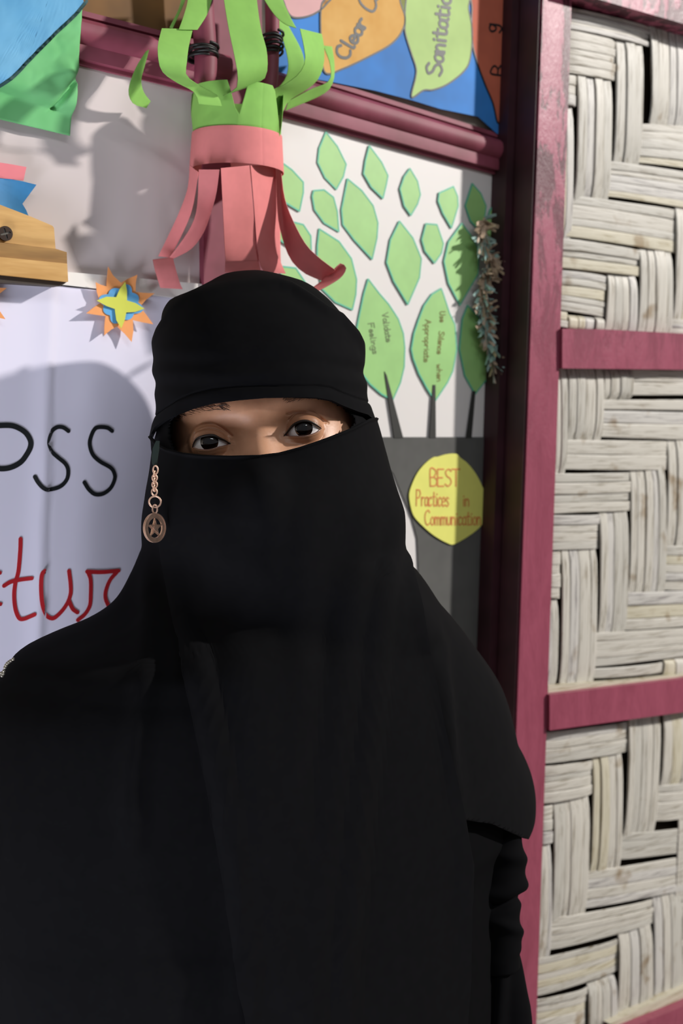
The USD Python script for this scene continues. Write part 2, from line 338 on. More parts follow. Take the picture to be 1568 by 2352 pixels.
B(Z6, 'V', 4, (895, 1680), (1115, 1710), (1115, 2260), (880, 2250)); B(Z6, 'V', 4, (1145, 1410), (1330, 1440), (1320, 2155), (1125, 2140))
B(Z6, 'V', 4, (417, 2130), (647, 2150), (642, 2240), (412, 2225)); B(Z6, 'H', 3, (1120, 2150), (1330, 2168), (1330, 2275), (1117, 2260))
B(Z7, 'V', 2, (290, 290), (360, 290), (352, 905), (290, 900)); B(Z7, 'V', 2, (365, 285), (466, 285), (455, 692), (360, 692))
B(Z7, 'V', 2, (472, 285), (576, 285), (570, 692), (458, 692)); B(Z7, 'V', 4, (580, 285), (752, 285), (750, 452), (576, 460))
B(Z7, 'H', 2, (752, 280), (1230, 290), (1230, 440), (750, 438)); B(Z7, 'H', 3, (580, 462), (1230, 468), (1230, 715), (570, 690))
B(Z7, 'H', 2, (362, 705), (962, 715), (952, 890), (352, 885)); B(Z7, 'H', 4, (260, 908), (742, 900), (737, 1132), (255, 1150))
B(Z7, 'H', 4, (255, 1158), (552, 1155), (552, 1362), (250, 1370)); B(Z7, 'H', 4, (245, 1382), (322, 1378), (322, 1662), (240, 1655))
B(Z7, 'V', 2, (242, 1668), (310, 1665), (300, 2190), (232, 2190)); B(Z7, 'V', 4, (327, 1380), (542, 1370), (527, 2160), (317, 2170))
B(Z7, 'V', 4, (556, 1152), (726, 1140), (716, 1852), (546, 1862)); B(Z7, 'V', 5, (746, 900), (946, 890), (946, 1616), (732, 1622))
B(Z7, 'V', 5, (965, 715), (1230, 722), (1230, 1332), (958, 1336)); B(Z7, 'H', 5, (955, 1340), (1230, 1340), (1230, 1610), (945, 1612))
B(Z7, 'H', 3, (730, 1622), (1230, 1610), (1230, 1815), (715, 1850)); B(Z7, 'H', 4, (542, 1862), (1230, 1825), (1230, 1985), (530, 2072))
B(Z7, 'H', 1, (530, 2080), (922, 2045), (920, 2108), (530, 2142)); B(Z7, 'V', 5, (935, 2030), (1230, 2005), (1230, 2120), (930, 2130))
B(Z8, 'H', 4, (230, 505), (747, 440), (747, 632), (230, 707)); B(Z8, 'H', 4, (225, 720), (537, 685), (527, 902), (220, 962))
B(Z8, 'H', 3, (215, 978), (296, 965), (288, 1206), (205, 1220)); B(Z8, 'V', 3, (200, 1222), (276, 1212), (276, 1912), (180, 1932))
B(Z8, 'V', 4, (300, 960), (522, 925), (502, 1642), (285, 1687)); B(Z8, 'V', 4, (546, 670), (727, 640), (717, 1362), (532, 1392))
B(Z8, 'V', 5, (766, 420), (976, 395), (942, 1122), (742, 1142)); B(Z8, 'V', 5, (982, 395), (1290, 360), (1290, 795), (972, 842))
B(Z8, 'H', 4, (970, 845), (1290, 800), (1290, 1028), (950, 1072)); B(Z8, 'H', 3, (737, 1150), (1290, 1090), (1290, 1248), (717, 1322))
B(Z8, 'H', 4, (522, 1392), (1290, 1262), (1290, 1475), (507, 1625)); B(Z8, 'H', 4, (290, 1690), (927, 1570), (922, 1722), (280, 1892))
B(Z8, 'H', 5, (180, 1945), (692, 1820), (687, 2030), (170, 2190)); B(Z8, 'H', 5, (165, 2205), (502, 2130), (492, 2370), (160, 2430))
B(Z8, 'V', 4, (512, 2122), (692, 2060), (692, 2350), (512, 2420)); B(Z8, 'V', 5, (707, 1800), (912, 1740), (917, 2250), (692, 2300))
B(Z8, 'V', 7, (932, 1560), (1290, 1480), (1290, 2120), (932, 2220))
def strip_mesh(a0, a1, b0, b1, h, bow, base, wob):
    """one flattened bamboo slat: edges a0->a1 and b0->b1 in wall coordinates, rounded across, bowed along, ends tucked under"""
    n, k = 9, 5
    t = np.linspace(-0.05, 1.05, n)
    A = a0 + np.multiply.outer(t, a1 - a0); Bq = b0 + np.multiply.outer(t, b1 - b0)
    prof = np.array([0, 0.7, 0.97, 1.0, 0.97, 0.7, 0]); fr = np.array([0, 0.03, 0.14, 0.5, 0.86, 0.97, 1.0])
    lift = base + bow * (1 - (2 * np.clip(t, -0.2, 1.2) - 1) ** 4 * 1.15)
    S = A[:, None] + (Bq - A)[:, None] * fr[None, :, None]
    o = lift[:, None] + h * prof[None]
    S = S + (wob * np.sin(t * 5 + wob * 9000))[:, None, None] * 0.5
    P = wpt(S[..., 0], S[..., 1], o)
    # closed underneath
    Pb = wpt(S[:, ::-1, 0], S[:, ::-1, 1], (lift - 0.0012)[:, None] + 0 * o)
    full = np.concatenate([P, Pb], axis=1)
    v, f = grid_mesh(full, closed_u=True); K = full.shape[1]
    caps = [[0, i + 1, i] for i in range(1, K - 1)] + [[(n - 1) * K, (n - 1) * K + i, (n - 1) * K + i + 1] for i in range(1, K - 1)]
    m = trimesh.Trimesh(v, np.vstack([f, caps]), process=False)
    return m
weave_all = []
for o, n, c in bundles:
    q = [wall(x, y, WEAVE + 0.003) for x, y in c]       # TL TR BR BL
    cuts = np.linspace(0, 1, n + 1); cuts[1:-1] += RNG.uniform(-0.22, 0.22, n - 1) / n
    for i in range(n):
        g = RNG.uniform(0.0, 0.02) / n
        f0, f1 = cuts[i] + g, cuts[i + 1] - g * RNG.uniform(0.3, 1.6) * (4 if RNG.random() < 0.12 else 1)
        if o == 'H':
            L0, L1 = q[0] + (q[3] - q[0]) * f0, q[0] + (q[3] - q[0]) * f1
            R0, R1 = q[1] + (q[2] - q[1]) * (f0 + RNG.uniform(-.02, .02)), q[1] + (q[2] - q[1]) * f1
        else:
            L0, L1 = q[3] + (q[2] - q[3]) * f0, q[3] + (q[2] - q[3]) * f1
            R0, R1 = q[0] + (q[1] - q[0]) * (f0 + RNG.uniform(-.03, .03)), q[0] + (q[1] - q[0]) * f1
        m = strip_mesh(L1, R1, L0, R0, RNG.uniform(0.0005, 0.0011), 0.0026, WEAVE + RNG.uniform(-0.0015, 0.001), RNG.uniform(-0.0006, 0.0006))
        m.fix_normals(); weave_all.append(m)
        obj('bamboo_strip', m, BAM[o == 'V'][RNG.choice(4, p=[.4, .3, .12, .18])], wr, smooth=50)
obj('bamboo_strip', slab(Z7([(236, 2186), (700, 2150), (1230, 2098), (1230, 2128), (700, 2178), (236, 2224)]), WEAVE, WEAVE + 0.008), BAM[False][2], wr)
obj('bamboo_strip', slab(Z8([(640, 2352), (760, 2290), (1290, 2040), (1290, 2120), (860, 2330), (760, 2390)]), WEAVE, WEAVE + 0.010), BAM[False][2], wr)

_span = wall(1592, 900, WEAVE)[0] - wall(1282, 900, WEAVE)[0]
for k in (1, 2, 3):                                                 # the same weave carries on to the right of what the photograph shows
    ext = join([trimesh.Trimesh(m.vertices + WU * (_span + 0.012) * k, m.faces, process=False) for m in weave_all])
    obj('bamboo_weave', ext, BAM[False][0], wr, smooth=50, kind='stuff')

# ------------------------------------------------------------------ lettering: a single-stroke hand
G = {'B': [[(0, 0), (0, 1), (.35, 1), (.48, .8), (.3, .55), (0, .52)], [(.3, .55), (.55, .35), (.45, .05), (0, 0)]],
     'E': [[(.5, 1), (0, 1), (0, 0), (.5, 0)], [(0, .5), (.4, .5)]], 'S': [[(.5, .88), (.3, 1), (.05, .85), (.15, .6), (.42, .45), (.5, .2), (.25, 0), (0, .12)]],
     'T': [[(-.05, 1), (.6, 1)], [(.28, 1), (.28, 0)]], 'P': [[(0, 0), (0, 1), (.35, .98), (.48, .75), (.3, .5), (0, .48)]],
     'C': [[(.5, .85), (.35, 1), (.1, .85), (0, .5), (.1, .12), (.3, 0), (.5, .12)]], 'V': [[(0, 1), (.25, 0), (.5, 1)]],
     'F': [[(0, 0), (0, 1), (.5, 1)], [(0, .55), (.4, .55)]], 'U': [[(0, 1), (0, .2), (.2, 0), (.42, .2), (.42, 1)]],
     'A': [[(0, 0), (.25, 1), (.5, 0)], [(.1, .38), (.4, .38)]], 'W': [[(0, 1), (.1, .1), (.25, .02), (.36, .5), (.5, .02), (.62, .15), (.75, 1)]],
     'r': [[(0, .55), (.02, 0)], [(.02, .35), (.15, .52), (.32, .5)]], 'a': [[(.35, .45), (.2, .55), (.03, .4), (.02, .12), (.15, 0), (.32, .15), (.37, .52), (.36, .1), (.45, 0)]],
     'c': [[(.35, .45), (.2, .55), (.02, .35), (.05, .08), (.2, 0), (.36, .1)]], 't': [[(.15, .85), (.15, .1), (.25, 0), (.35, .06)], [(0, .58), (.34, .58)]],
     'i': [[(.08, .52), (.08, 0)], [(.08, .72), (.09, .76)]], 'e': [[(.03, .28), (.34, .3), (.3, .5), (.15, .55), (.02, .35), (.06, .06), (.2, 0), (.36, .1)]],
     's': [[(.32, .48), (.15, .55), (.04, .42), (.2, .28), (.32, .14), (.18, 0), (0, .06)]], 'n': [[(0, .55), (.02, 0)], [(.02, .35), (.18, .54), (.32, .42), (.33, 0)]],
     'm': [[(0, .55), (.02, 0)], [(.02, .35), (.14, .54), (.25, .42), (.26, 0)], [(.26, .36), (.38, .54), (.5, .42), (.51, 0)]],
     'o': [[(.18, .55), (.03, .4), (.03, .12), (.18, 0), (.33, .14), (.33, .42), (.18, .55)]], 'u': [[(0, .54), (.02, .12), (.14, 0), (.3, .16), (.32, .54), (.33, .05)]],
     'l': [[(.08, 1), (.06, .1), (.15, 0)]], 'd': [[(.33, .42), (.18, .55), (.02, .35), (.06, .06), (.2, 0), (.34, .2), (.35, 1), (.35, 0)]],
     'g': [[(.34, .45), (.18, .55), (.02, .38), (.08, .1), (.22, .05), (.34, .3), (.35, .52), (.33, -.2), (.18, -.38), (.0, -.25)]],
     'p': [[(.02, .52), (.02, -.4)], [(.02, .4), (.18, .55), (.34, .36), (.28, .08), (.02, .06)]], 'w': [[(0, .54), (.1, 0), (.22, .42), (.34, 0), (.46, .54)]],
     'h': [[(.02, 1), (.02, 0)], [(.02, .35), (.18, .54), (.32, .42), (.33, 0)]], 'f': [[(.3, .95), (.15, .9), (.12, 0)], [(0, .5), (.3, .5)]]}
ADV = {'m': .66, 'W': .9, 'i': .24, 'l': .26, 'w': .6, 't': .42, 'f': .38, ' ': .3, 'r': .4}
def write(text, p0, p1, height, width, off, thick=0.0003, up=None):
    """handwriting along the pixel line p0 -> p1 (stretched to fit), capitals height px tall; returns one solid"""
    adv = [ADV.get(ch, .62 if ch.isupper() else .46) for ch in text]
    p0, p1 = np.array(p0, float), np.array(p1, float)
    d = (p1 - p0) / sum(adv); e = (p1 - p0) / np.linalg.norm(p1 - p0); nrm = np.array([e[1], -e[0]]) * height
    if up is not None: nrm = np.array(up, float) * height
    x, ps = 0.0, []
    for ch, a in zip(text, adv):
        for st in G.get(ch, []):
            pts = [p0 + d * (x + sx) + nrm * sy for sx, sy in st]
            ps.append(stroke(pts, width, off + thick, smooth=ch not in 'ETFVAP'))
        x += a
    return extrude(unary_union(ps), off, off + thick)

# ------------------------------------------------------------------ hung white sheet
def draped(pts_poly, off, amp, res=(0.008, 0.02), thick=0.0008, fold=None):
    """a cloth panel on the wall with soft relief; returns a thick sheet clipped by quad corners TL TR BR BL"""
    q = [wall(x, y, off) for x, y in pts_poly]
    nu = max(8, int(np.linalg.norm(q[1] - q[0]) / res[0])); nv = max(8, int(np.linalg.norm(q[3] - q[0]) / res[1]))
    u = np.linspace(0, 1, nu)[None, :, None]; v = np.linspace(0, 1, nv)[:, None, None]
    S = (q[0] * (1 - u) + q[1] * u) * (1 - v) + (q[3] * (1 - u) + q[2] * u) * v
    h = fold(S[..., 0], S[..., 1]) * amp
    P = wpt(S[..., 0], S[..., 1], off + h)
    return sheet(P[:, ::-1], thick)
sh = draped([(-150, -20), (470, 150), (478, 665), (-150, 620)], 0.002, 0.0035, fold=lambda s, z: meshkit.fbm(np.stack([s * 38 + 0.4 * np.sin(z * 9), z * 2.5, 0 * s], -1), 3, 5))
obj('hanging_sheet', sh, M_cloth_w, smooth=True, label='plain white cloth sheet with soft vertical folds behind the lantern', cat='sheet')

# ------------------------------------------------------------------ green and blue painted cloth, upper left
gp = thing('painted_cloth', label='green painted cloth with a big blue shape, hanging at the upper left', cat='poster')
def crumple(s, z):
    p = np.stack([s * 55, z * 55, 0 * s], -1)
    return np.abs(meshkit.fbm(p, 3, 11) - 0.5) * 2.2 + 0.9 * meshkit.noise(p * 0.5, 3)
gq = [(-160, -140), (199, -140), (167, 309), (-160, 232)]
q = [wall(x, y, 0.016) for x, y in gq]; nu, nv = 70, 84
uu = np.linspace(0, 1, nu)[None, :, None]; vv = np.linspace(0, 1, nv)[:, None, None]
S = (q[0] * (1 - uu) + q[1] * uu) * (1 - vv) + (q[3] * (1 - uu) + q[2] * uu) * vv
def cloth_off(s, z):
    px, py, _ = proj(wpt(s, z, 0.016))
    h = crumple(s, z) * 0.0028
    line = 200 + px * (258 - 200) / 170.0                       # the lower hem flap
    h = h * np.clip((line - py) / 20, 0.12, 1) - 0.005 * (1 / (1 + np.exp(-(py - line) / 3)))
    h = h + 0.006 * np.exp(-((px - 150) ** 2 + (py - 170) ** 2) / 500) - 0.006 * np.exp(-((px - 158) - (py - 205) * -0.7) ** 2 / 60) * (py < 250) * (py > 130) * (px > 110)
    return 0.016 + h
obj('green_cloth', sheet(wpt(S[..., 0], S[..., 1], cloth_off(S[..., 0], S[..., 1]))[:, ::-1], 0.0008), M_gcloth, gp, smooth=True)
def on_cloth(poly, lift, res=0.006):
    """a thin painted area that follows the crumpled cloth"""
    m = trimesh.creation.extrude_polygon(poly, 0.0004, engine='earcut')
    for _ in range(7):
        e = m.edges_unique_length.max()
        if e < res: break
        m = m.subdivide_to_size(res, max_iter=12)
    v = m.vertices
    return trimesh.Trimesh(wpt(v[:, 0], v[:, 1], cloth_off(v[:, 0], v[:, 1]) + lift + v[:, 2]), m.faces, process=False)
bl = wpoly([(-150, -130), (150, -130), (186, -6), (190, 12), (170, 35), (120, 82), (62, 140), (20, 182), (0, 194), (-60, 235), (-150, 225)], 0.016)
obj('blue_patch', on_cloth(bl, 0.0005), M_bcloth, gp, smooth=True)
obj('dark_outline', on_cloth(stroke([(196, 4), (170, 36), (120, 83), (62, 142), (20, 184), (-30, 216)], 7, 0.016), 0.001, 0.004), mat('dark_teal', '#1f4a4a', 0.7), gp)

# ochre board behind the upper rail
obj('ochre_poster', slab([(150, -160), (500, -160), (500, 106), (330, 62), (150, 20)], 0.001, 0.004), M_ochre, label='ochre yellow poster bottom edge behind the lantern top', cat='poster')

# ------------------------------------------------------------------ blue painted poster with speech bubbles
bp = thing('bubble_poster', label='blue painted poster with coloured speech bubbles, above the maroon rail', cat='poster')
Zb = lambda pts: Z(2.7034, 640, 0, pts)
bpts = [(600, -140), (1236, -140), (1226, 120), (1186, 332), (1140, 306), (1098, 268), (1010, 250), (945, 230), (860, 208), (760, 188), (640, 168)]
BO = 0.009
obj('blue_paper', slab(bpts, BO - 0.001, BO), M_blue, bp)
def bubble(name, pts, m, words_):
    p = rounded(Zb(pts)) if name else None
    poly = wpoly(p, BO + 0.0006)
    b = obj('bubble', extrude(poly, BO, BO + 0.0006), m, bp, label=name)
    ring = poly.buffer(0.0009).difference(poly.buffer(-0.0006))
    obj('outline', extrude(ring, BO, BO + 0.0008), M_ink, b)
    for w in words_:
        obj('lettering', w, M_ink, b)
bubble('pink bubble', [(25, -80), (35, 20), (75, 98), (140, 108), (220, 85), (290, 30), (330, -60)], M_bub_p, [])
bubble('orange bubble', [(262, 60), (300, -20), (420, -160), (760, -160), (782, 80), (770, 180), (700, 270), (560, 350), (400, 425), (290, 452), (266, 300)], M_bub_o,
       [write('Clear', *Zb([(425, 375), (560, 130)]), 34, 7, BO + 0.0006), extrude(unary_union([stroke(Zb(s), 6, BO + 0.0009) for s in ([(495, -20), (510, 20), (545, 55), (585, 70), (605, 40), (600, 0)], [(600, 5), (640, -30)])]), BO + 0.0006, BO + 0.0009)])
bubble('green bubble', [(775, -60), (785, 110), (785, 200), (820, 320), (852, 420), (850, 480), (825, 602), (898, 560), (960, 556), (1050, 520), (1150, 440), (1188, 360), (1200, 200), (1178, 60), (1150, -60)], M_bub_g,
       [write('Sanitation', *Zb([(1010, 470), (1082, -95)]), 36, 7, BO + 0.0006)])
bubble('rust bubble', [(1215, -60), (1200, 60), (1202, 250), (1230, 380), (1280, 520), (1330, 640), (1362, 762), (1408, 700), (1440, 560), (1470, 400), (1482, 200), (1450, -60)], M_bub_r,
       [write('B', *Zb([(1400, 470), (1410, 405)]), 30, 4.5, BO + 0.0006), write('g', *Zb([(1350, 200), (1356, 140)]), 30, 4.5, BO + 0.0006)])

# ------------------------------------------------------------------ white poster with handwriting
wp = thing('handwritten_poster', label='large white paper poster lettered in black and red marker', cat='poster')
def creases(s, z):
    px, py, _ = proj(wpt(s, z, 0.006))
    k = px + (py - 1100) * 0.035
    return 0.6 * np.exp(-((k - 112) / 34.0) ** 2) * np.where(k < 112, 1, 0.25) + 0.30 * np.exp(-((k - 210) / 50.0) ** 2) + 0.25 * meshkit.noise(np.stack([s * 9, z * 4, 0 * s], -1), 2)
PQ = [(-200, 622), (600, 706), (600, 2100), (-200, 2150)]
obj('paper', draped(PQ, 0.004, 0.004, res=(0.004, 0.03), thick=0.0006, fold=creases), M_paper_w, wp, smooth=True)
Zl = lambda pts: Z(4.2767, 0, 900, pts)
def on_poster(poly):
    m = trimesh.creation.extrude_polygon(poly, 0.00025, engine='earcut').subdivide_to_size(0.005, max_iter=10)
    v = m.vertices
    return trimesh.Trimesh(wpt(v[:, 0], v[:, 1], 0.0042 + creases(v[:, 0], v[:, 1]) * 0.004 + v[:, 2]), m.faces, process=False)
def letter(strokes, w, m, parent):
    g = unary_union([stroke(Zl(s), w, 0.005) for s in strokes])
    obj('lettering', join([on_poster(x) for x in getattr(g, 'geoms', [g])]), m, parent)
letter([[(-90, 345), (0, 331), (130, 335), (240, 390), (295, 470), (298, 540), (260, 620), (200, 695), (100, 745), (0, 755), (-90, 735), (-170, 660), (-195, 560), (-175, 440), (-90, 345)]], 12.5, M_ink, wp)
letter([[(672, 385), (620, 350), (560, 348), (505, 390), (475, 470), (478, 530), (510, 590), (570, 645), (640, 705), (668, 770), (655, 860), (590, 930), (480, 960), (420, 945), (370, 890), (340, 835)]], 9.6, M_ink, wp)
letter([[(1100, 385), (1050, 352), (960, 348), (915, 380), (880, 470), (880, 540), (910, 620), (980, 685), (1085, 745), (1122, 800), (1125, 860), (1085, 945), (1010, 1000), (930, 1005), (870, 960), (825, 890)]], 9.6, M_ink, wp)
letter([[(0, 1778), (-50, 1765), (-120, 1810), (-150, 1910), (-120, 2030), (-60, 2085), (5, 2085)]], 9, M_ink_red, wp)
letter([[(202, 1445), (198, 1560), (180, 1760), (150, 1880), (138, 2000), (150, 2130), (185, 2220), (230, 2230), (290, 2205), (330, 2185)], [(40, 1905), (110, 1865), (200, 1845), (305, 1830)]], 9.5, M_ink_red, wp)
letter([[(432, 1755), (402, 1790), (392, 1900), (402, 2070), (440, 2180), (510, 2225), (580, 2180), (650, 2090), (688, 1990), (690, 1890), (675, 1760)], [(678, 2060), (710, 2130), (755, 2165)]], 9.5, M_ink_red, wp)
letter([[(862, 1775), (885, 1850), (885, 2000), (875, 2100), (830, 2180), (760, 2240)], [(850, 1765), (1000, 1770), (1165, 1758)], [(1150, 1770), (1080, 1850), (1038, 1950), (1035, 2030), (1070, 2110), (1100, 2140)]], 9.5, M_ink_red, wp)

# ------------------------------------------------------------------ paper star flowers
Zs = lambda pts: Z(4.356, 0, 340, pts)
def star_flower(dx, dy, label):
    t = thing('paper_star', label=label, cat='paper decoration', group='layered paper stars on the white poster')
    mv = lambda pts: [(x + dx, y + dy) for x, y in Zs(pts)]
    def curl(poly, o, c, lift):
        m = trimesh.creation.extrude_polygon(poly, 0.0005, engine='earcut').subdivide_to_size(0.004, max_iter=10)
        v = m.vertices; r = np.hypot(v[:, 0] - c[0], v[:, 1] - c[1]) / 0.03
        return trimesh.Trimesh(wpt(v[:, 0], v[:, 1], o + v[:, 2] + lift * r ** 2), m.faces, process=False)
    cc = mv([(1210, 1565)])[0]; c = wall(cc[0], cc[1], 0.010)
    outer = [(1065, 1190), (1120, 1275), (1205, 1350), (1270, 1310), (1360, 1270), (1350, 1345), (1350, 1440), (1430, 1450), (1530, 1455), (1450, 1520), (1395, 1590), (1455, 1670), (1515, 1765), (1420, 1745), (1325, 1722), (1325, 1830), (1300, 1940), (1240, 1860), (1165, 1785), (1100, 1820), (1028, 1875), (1035, 1780), (1050, 1682), (950, 1670), (845, 1655), (920, 1600), (1000, 1550), (960, 1440), (945, 1345), (1000, 1370), (1060, 1385), (1062, 1290)]
    obj('orange_star', curl(wpoly(mv(outer), 0.0098), 0.0093, c, 0.003), M_orange, t)
    th = np.linspace(0, 2 * np.pi, 96, endpoint=False)
    rr = 150 + 38 * np.abs(np.sin(th * 4 + 0.35)) + 16 * np.sin(th * 4 + 0.4)
    blu = [(1210 + 1.12 * r * math.cos(a) * 1.0, 1560 + r * math.sin(a)) for r, a in zip(rr, th)]
    obj('blue_rosette', curl(wpoly(mv(blu), 0.0112), 0.0107, c, 0.001), M_skyblue, t)
    yl = [(1245, 1340), (1268, 1430), (1270, 1525), (1350, 1550), (1437, 1608), (1350, 1640), (1262, 1645), (1245, 1720), (1205, 1805), (1160, 1720), (1148, 1610), (1060, 1580), (955, 1527), (1060, 1488), (1162, 1492), (1195, 1410)]
    obj('yellow_star', curl(wpoly(mv(yl), 0.0126), 0.0121, c, 0.004), M_lime, t)
star_flower(0, 0, 'orange, blue and yellow layered paper star on the white poster below the batten')
star_flower(-338, -12, 'orange paper star cut off by the left edge, only one tip showing')

# ------------------------------------------------------------------ ribbon decoration and wooden clip, left edge
rb = thing('ribbon_bow', label='notched blue ribbon with a pink tag above the wooden clip', cat='ribbon')
obj('pink_tag', slab(Zs([(-420, 60), (0, 145), (130, 165), (265, 190), (235, 325), (0, 300), (-420, 290)]), 0.010, 0.0108), M_rpink, rb)
def wavy(poly, o):
    m = trimesh.creation.extrude_polygon(poly, 0.0006, engine='earcut').subdivide_to_size(0.006, max_iter=10)
    v = m.vertices
    return trimesh.Trimesh(wpt(v[:, 0], v[:, 1], o + v[:, 2] + 0.003 * np.sin(v[:, 0] * 90)), m.faces, process=False)
obj('blue_ribbon', wavy(wpoly(Zs([(-420, 260), (-100, 290), (0, 297), (120, 305), (240, 330), (362, 368), (300, 460), (235, 555), (270, 620), (292, 680), (0, 600), (-420, 500)]), 0.014), 0.0135), M_ribbon, rb, smooth=30)
cl = thing('wooden_clip', label='varnished wooden clip board with a cross head screw', cat='clip')
obj('upper_block', slab(Zs([(-500, 420), (0, 567), (300, 682), (480, 758), (525, 778), (540, 800), (556, 1010), (-500, 880)]), 0.009, 0.018), M_wood, cl)
obj('middle_strip', slab(Zs([(-500, 860), (0, 945), (560, 1008), (668, 1042), (672, 1160), (0, 1100), (-500, 1040)]), 0.009, 0.022), M_wood_dk, cl)
obj('lower_block', slab(Zs([(-500, 1035), (0, 1090), (672, 1156), (682, 1338), (0, 1266), (-500, 1200)]), 0.009, 0.026), M_wood, cl)
obj('shade_strip', slab(Zs([(-500, 1195), (0, 1262), (676, 1334), (640, 1362), (600, 1382), (0, 1342), (-500, 1290)]), 0.009, 0.022), M_underside, cl)  # painted shade: stands for the dark underside of the lower block
sc = wall(*Zs([(55, 855)])[0], 0.020); disc = Point(sc[0], sc[1]).buffer(0.0052, quad_segs=10)
slot = unary_union([LineString([(sc[0] - .003, sc[1] - .001), (sc[0] + .003, sc[1] + .001)]).buffer(.0007), LineString([(sc[0] - .001, sc[1] + .003), (sc[0] + .001, sc[1] - .003)]).buffer(.0007)])
scr = obj('screw', extrude(disc.difference(slot), 0.018, 0.0205), mat('screw_dark', '#4a3d36', 0.35, metal=0.7), cl, label='dark screw head')
obj('screw_cross', extrude(disc.buffer(-0.0015), 0.018, 0.0194), M_steel, scr)

# ------------------------------------------------------------------ leaf poster
lp = thing('leaf_poster', label='shiny white poster of a paper tree with green leaves and a black trunk', cat='poster')
LO = 0.003
LPQ = [(628, 225), (1165, 370), (1118, 1700), (628, 1700)]
def lam_fold(s, z): return meshkit.fbm(np.stack([s * 16, z * 5, 0 * s], -1), 2, 9)
obj('white_sheet', draped(LPQ, LO - 0.0012, 0.0012, res=(0.012, 0.03), thick=0.0006, fold=lam_fold), M_lam, lp, smooth=True)
Za = lambda pts: Z(2.306, 640, 0, pts); Zc = lambda pts: Z(2.306, 640, 620, pts); Zd = lambda pts: Z(6.03, 800, 620, pts)
LEAVES = [Za(p) for p in (
    [(250, 700), (310, 775), (357, 870), (342, 935), (305, 1002), (245, 940), (207, 860), (215, 785)],
    [(480, 773), (545, 860), (578, 930), (570, 975), (552, 1050), (490, 990), (450, 920), (460, 850)],
    [(695, 893), (735, 960), (750, 1030), (735, 1080), (700, 1140), (665, 1090), (643, 1000), (665, 935)],
    [(-30, 850), (15, 860), (70, 900), (130, 965), (130, 1020), (110, 1118), (40, 1075), (-30, 1030)],
    [(185, 1010), (240, 1006), (290, 1045), (310, 1120), (318, 1226), (240, 1180), (190, 1110), (178, 1040)],
    [(365, 948), (440, 1010), (500, 1090), (525, 1180), (520, 1260), (495, 1372), (400, 1270), (340, 1190), (333, 1110)],
    [(640, 1172), (710, 1260), (755, 1370), (745, 1470), (684, 1612), (610, 1490), (572, 1390), (592, 1270)],
    [(780, 1185), (838, 1190), (872, 1290), (862, 1340), (825, 1393), (775, 1330), (758, 1270)],
    [(850, 1022), (925, 988), (947, 1040), (950, 1090), (915, 1207), (870, 1130), (845, 1065)],
    [(1025, 973), (1070, 1025), (1098, 1090), (1090, 1150), (1068, 1227), (1015, 1170), (988, 1090)],
    [(1185, 1040), (1120, 1110), (1095, 1180), (1098, 1240), (1135, 1295), (1200, 1270), (1235, 1170)],
    [(970, 1183), (1020, 1250), (1060, 1330), (1055, 1450), (960, 1615), (900, 1500), (876, 1385), (900, 1280)],
    [(60, 1172), (130, 1190), (170, 1250), (172, 1330), (100, 1340), (5, 1270), (0, 1200)],
    [(215, 1213), (320, 1280), (385, 1370), (412, 1480), (408, 1560), (390, 1640), (300, 1600), (230, 1530), (203, 1400), (205, 1300)],
    [(20, 1412), (90, 1420), (150, 1510), (145, 1600), (60, 1610), (0, 1520)])]
LEAVES += [Zd([(275, 128), (420, 318), (560, 480), (690, 680), (760, 880), (780, 1080), (772, 1340), (720, 1560), (612, 1802), (460, 1720), (300, 1580), (180, 1420), (110, 1200), (100, 900), (150, 640), (215, 330)]),
           Zd([(1285, 258), (1312, 330), (1400, 600), (1475, 760), (1497, 1100), (1445, 1400), (1370, 1560), (1200, 1815), (1090, 1640), (980, 1440), (900, 1230), (873, 1100), (910, 880), (970, 700), (1050, 490), (1160, 335)]),
           Zc([(1000, 188), (1065, 260), (1130, 400), (1130, 540), (1040, 657), (985, 560), (957, 420), (972, 260)])]
leafprims = []
for i, pts in enumerate(LEAVES):
    poly = wpoly(pts, LO + 0.0006)
    poly = poly.buffer(0.0016, quad_segs=3).buffer(-0.0016)
    lf = obj('leaf', extrude(poly.buffer(-0.0006), LO, LO + 0.0006), M_leaf, lp)
    obj('leaf_outline', extrude(poly.buffer(0.0007).difference(poly.buffer(-0.0007)), LO, LO + 0.0007), M_teal, lf)
    leafprims.append(lf)
LT = LO + 0.0006
obj('lettering', join([write('Validate', *Zd([(470, 600), (530, 1010)]), 13, 2.2, LT), write('Feelings', *Zd([(275, 745), (345, 1180)]), 13, 2.0, LT)]), M_ink_faint, leafprims[15])
obj('lettering', join([write('Use', *Zd([(1268, 580), (1270, 730)]), 12, 2.2, LT), write('Silence', *Zd([(1258, 850), (1228, 1170)]), 12, 2.2, LT), write('when', *Zd([(1225, 1310), (1228, 1555)]), 12, 2.0, LT), write('Appropriate', *Zd([(1068, 690), (1045, 1285)]), 13, 2.0, LT)]), M_ink_brown, leafprims[16])
obj('trunk', slab([(850, 1004), (1142, 1004), (1135, 1110), (1128, 1200), (1112, 1420), (1106, 1700), (930, 1700), (962, 1330), (958, 1236), (944, 1184), (925, 1140), (904, 1088), (880, 1060), (850, 1050)], LO, LO + 0.0006), M_black_paper, lp, label='black paper trunk')
for tri in ([(883, 853), (888, 862), (926, 1006), (905, 1006), (884, 866)], [(994, 884), (1000, 884), (1001, 1006), (986, 1006)], [(1085, 898), (1092, 898), (1083, 1006), (1070, 1006)]):
    obj('stem', slab(tri, LO + 0.0006, LO + 0.0012), mat('stem_black', '#2f2f2c', 0.7), lp)
Zy = lambda pts: Z(6.533, 920, 1020, pts)
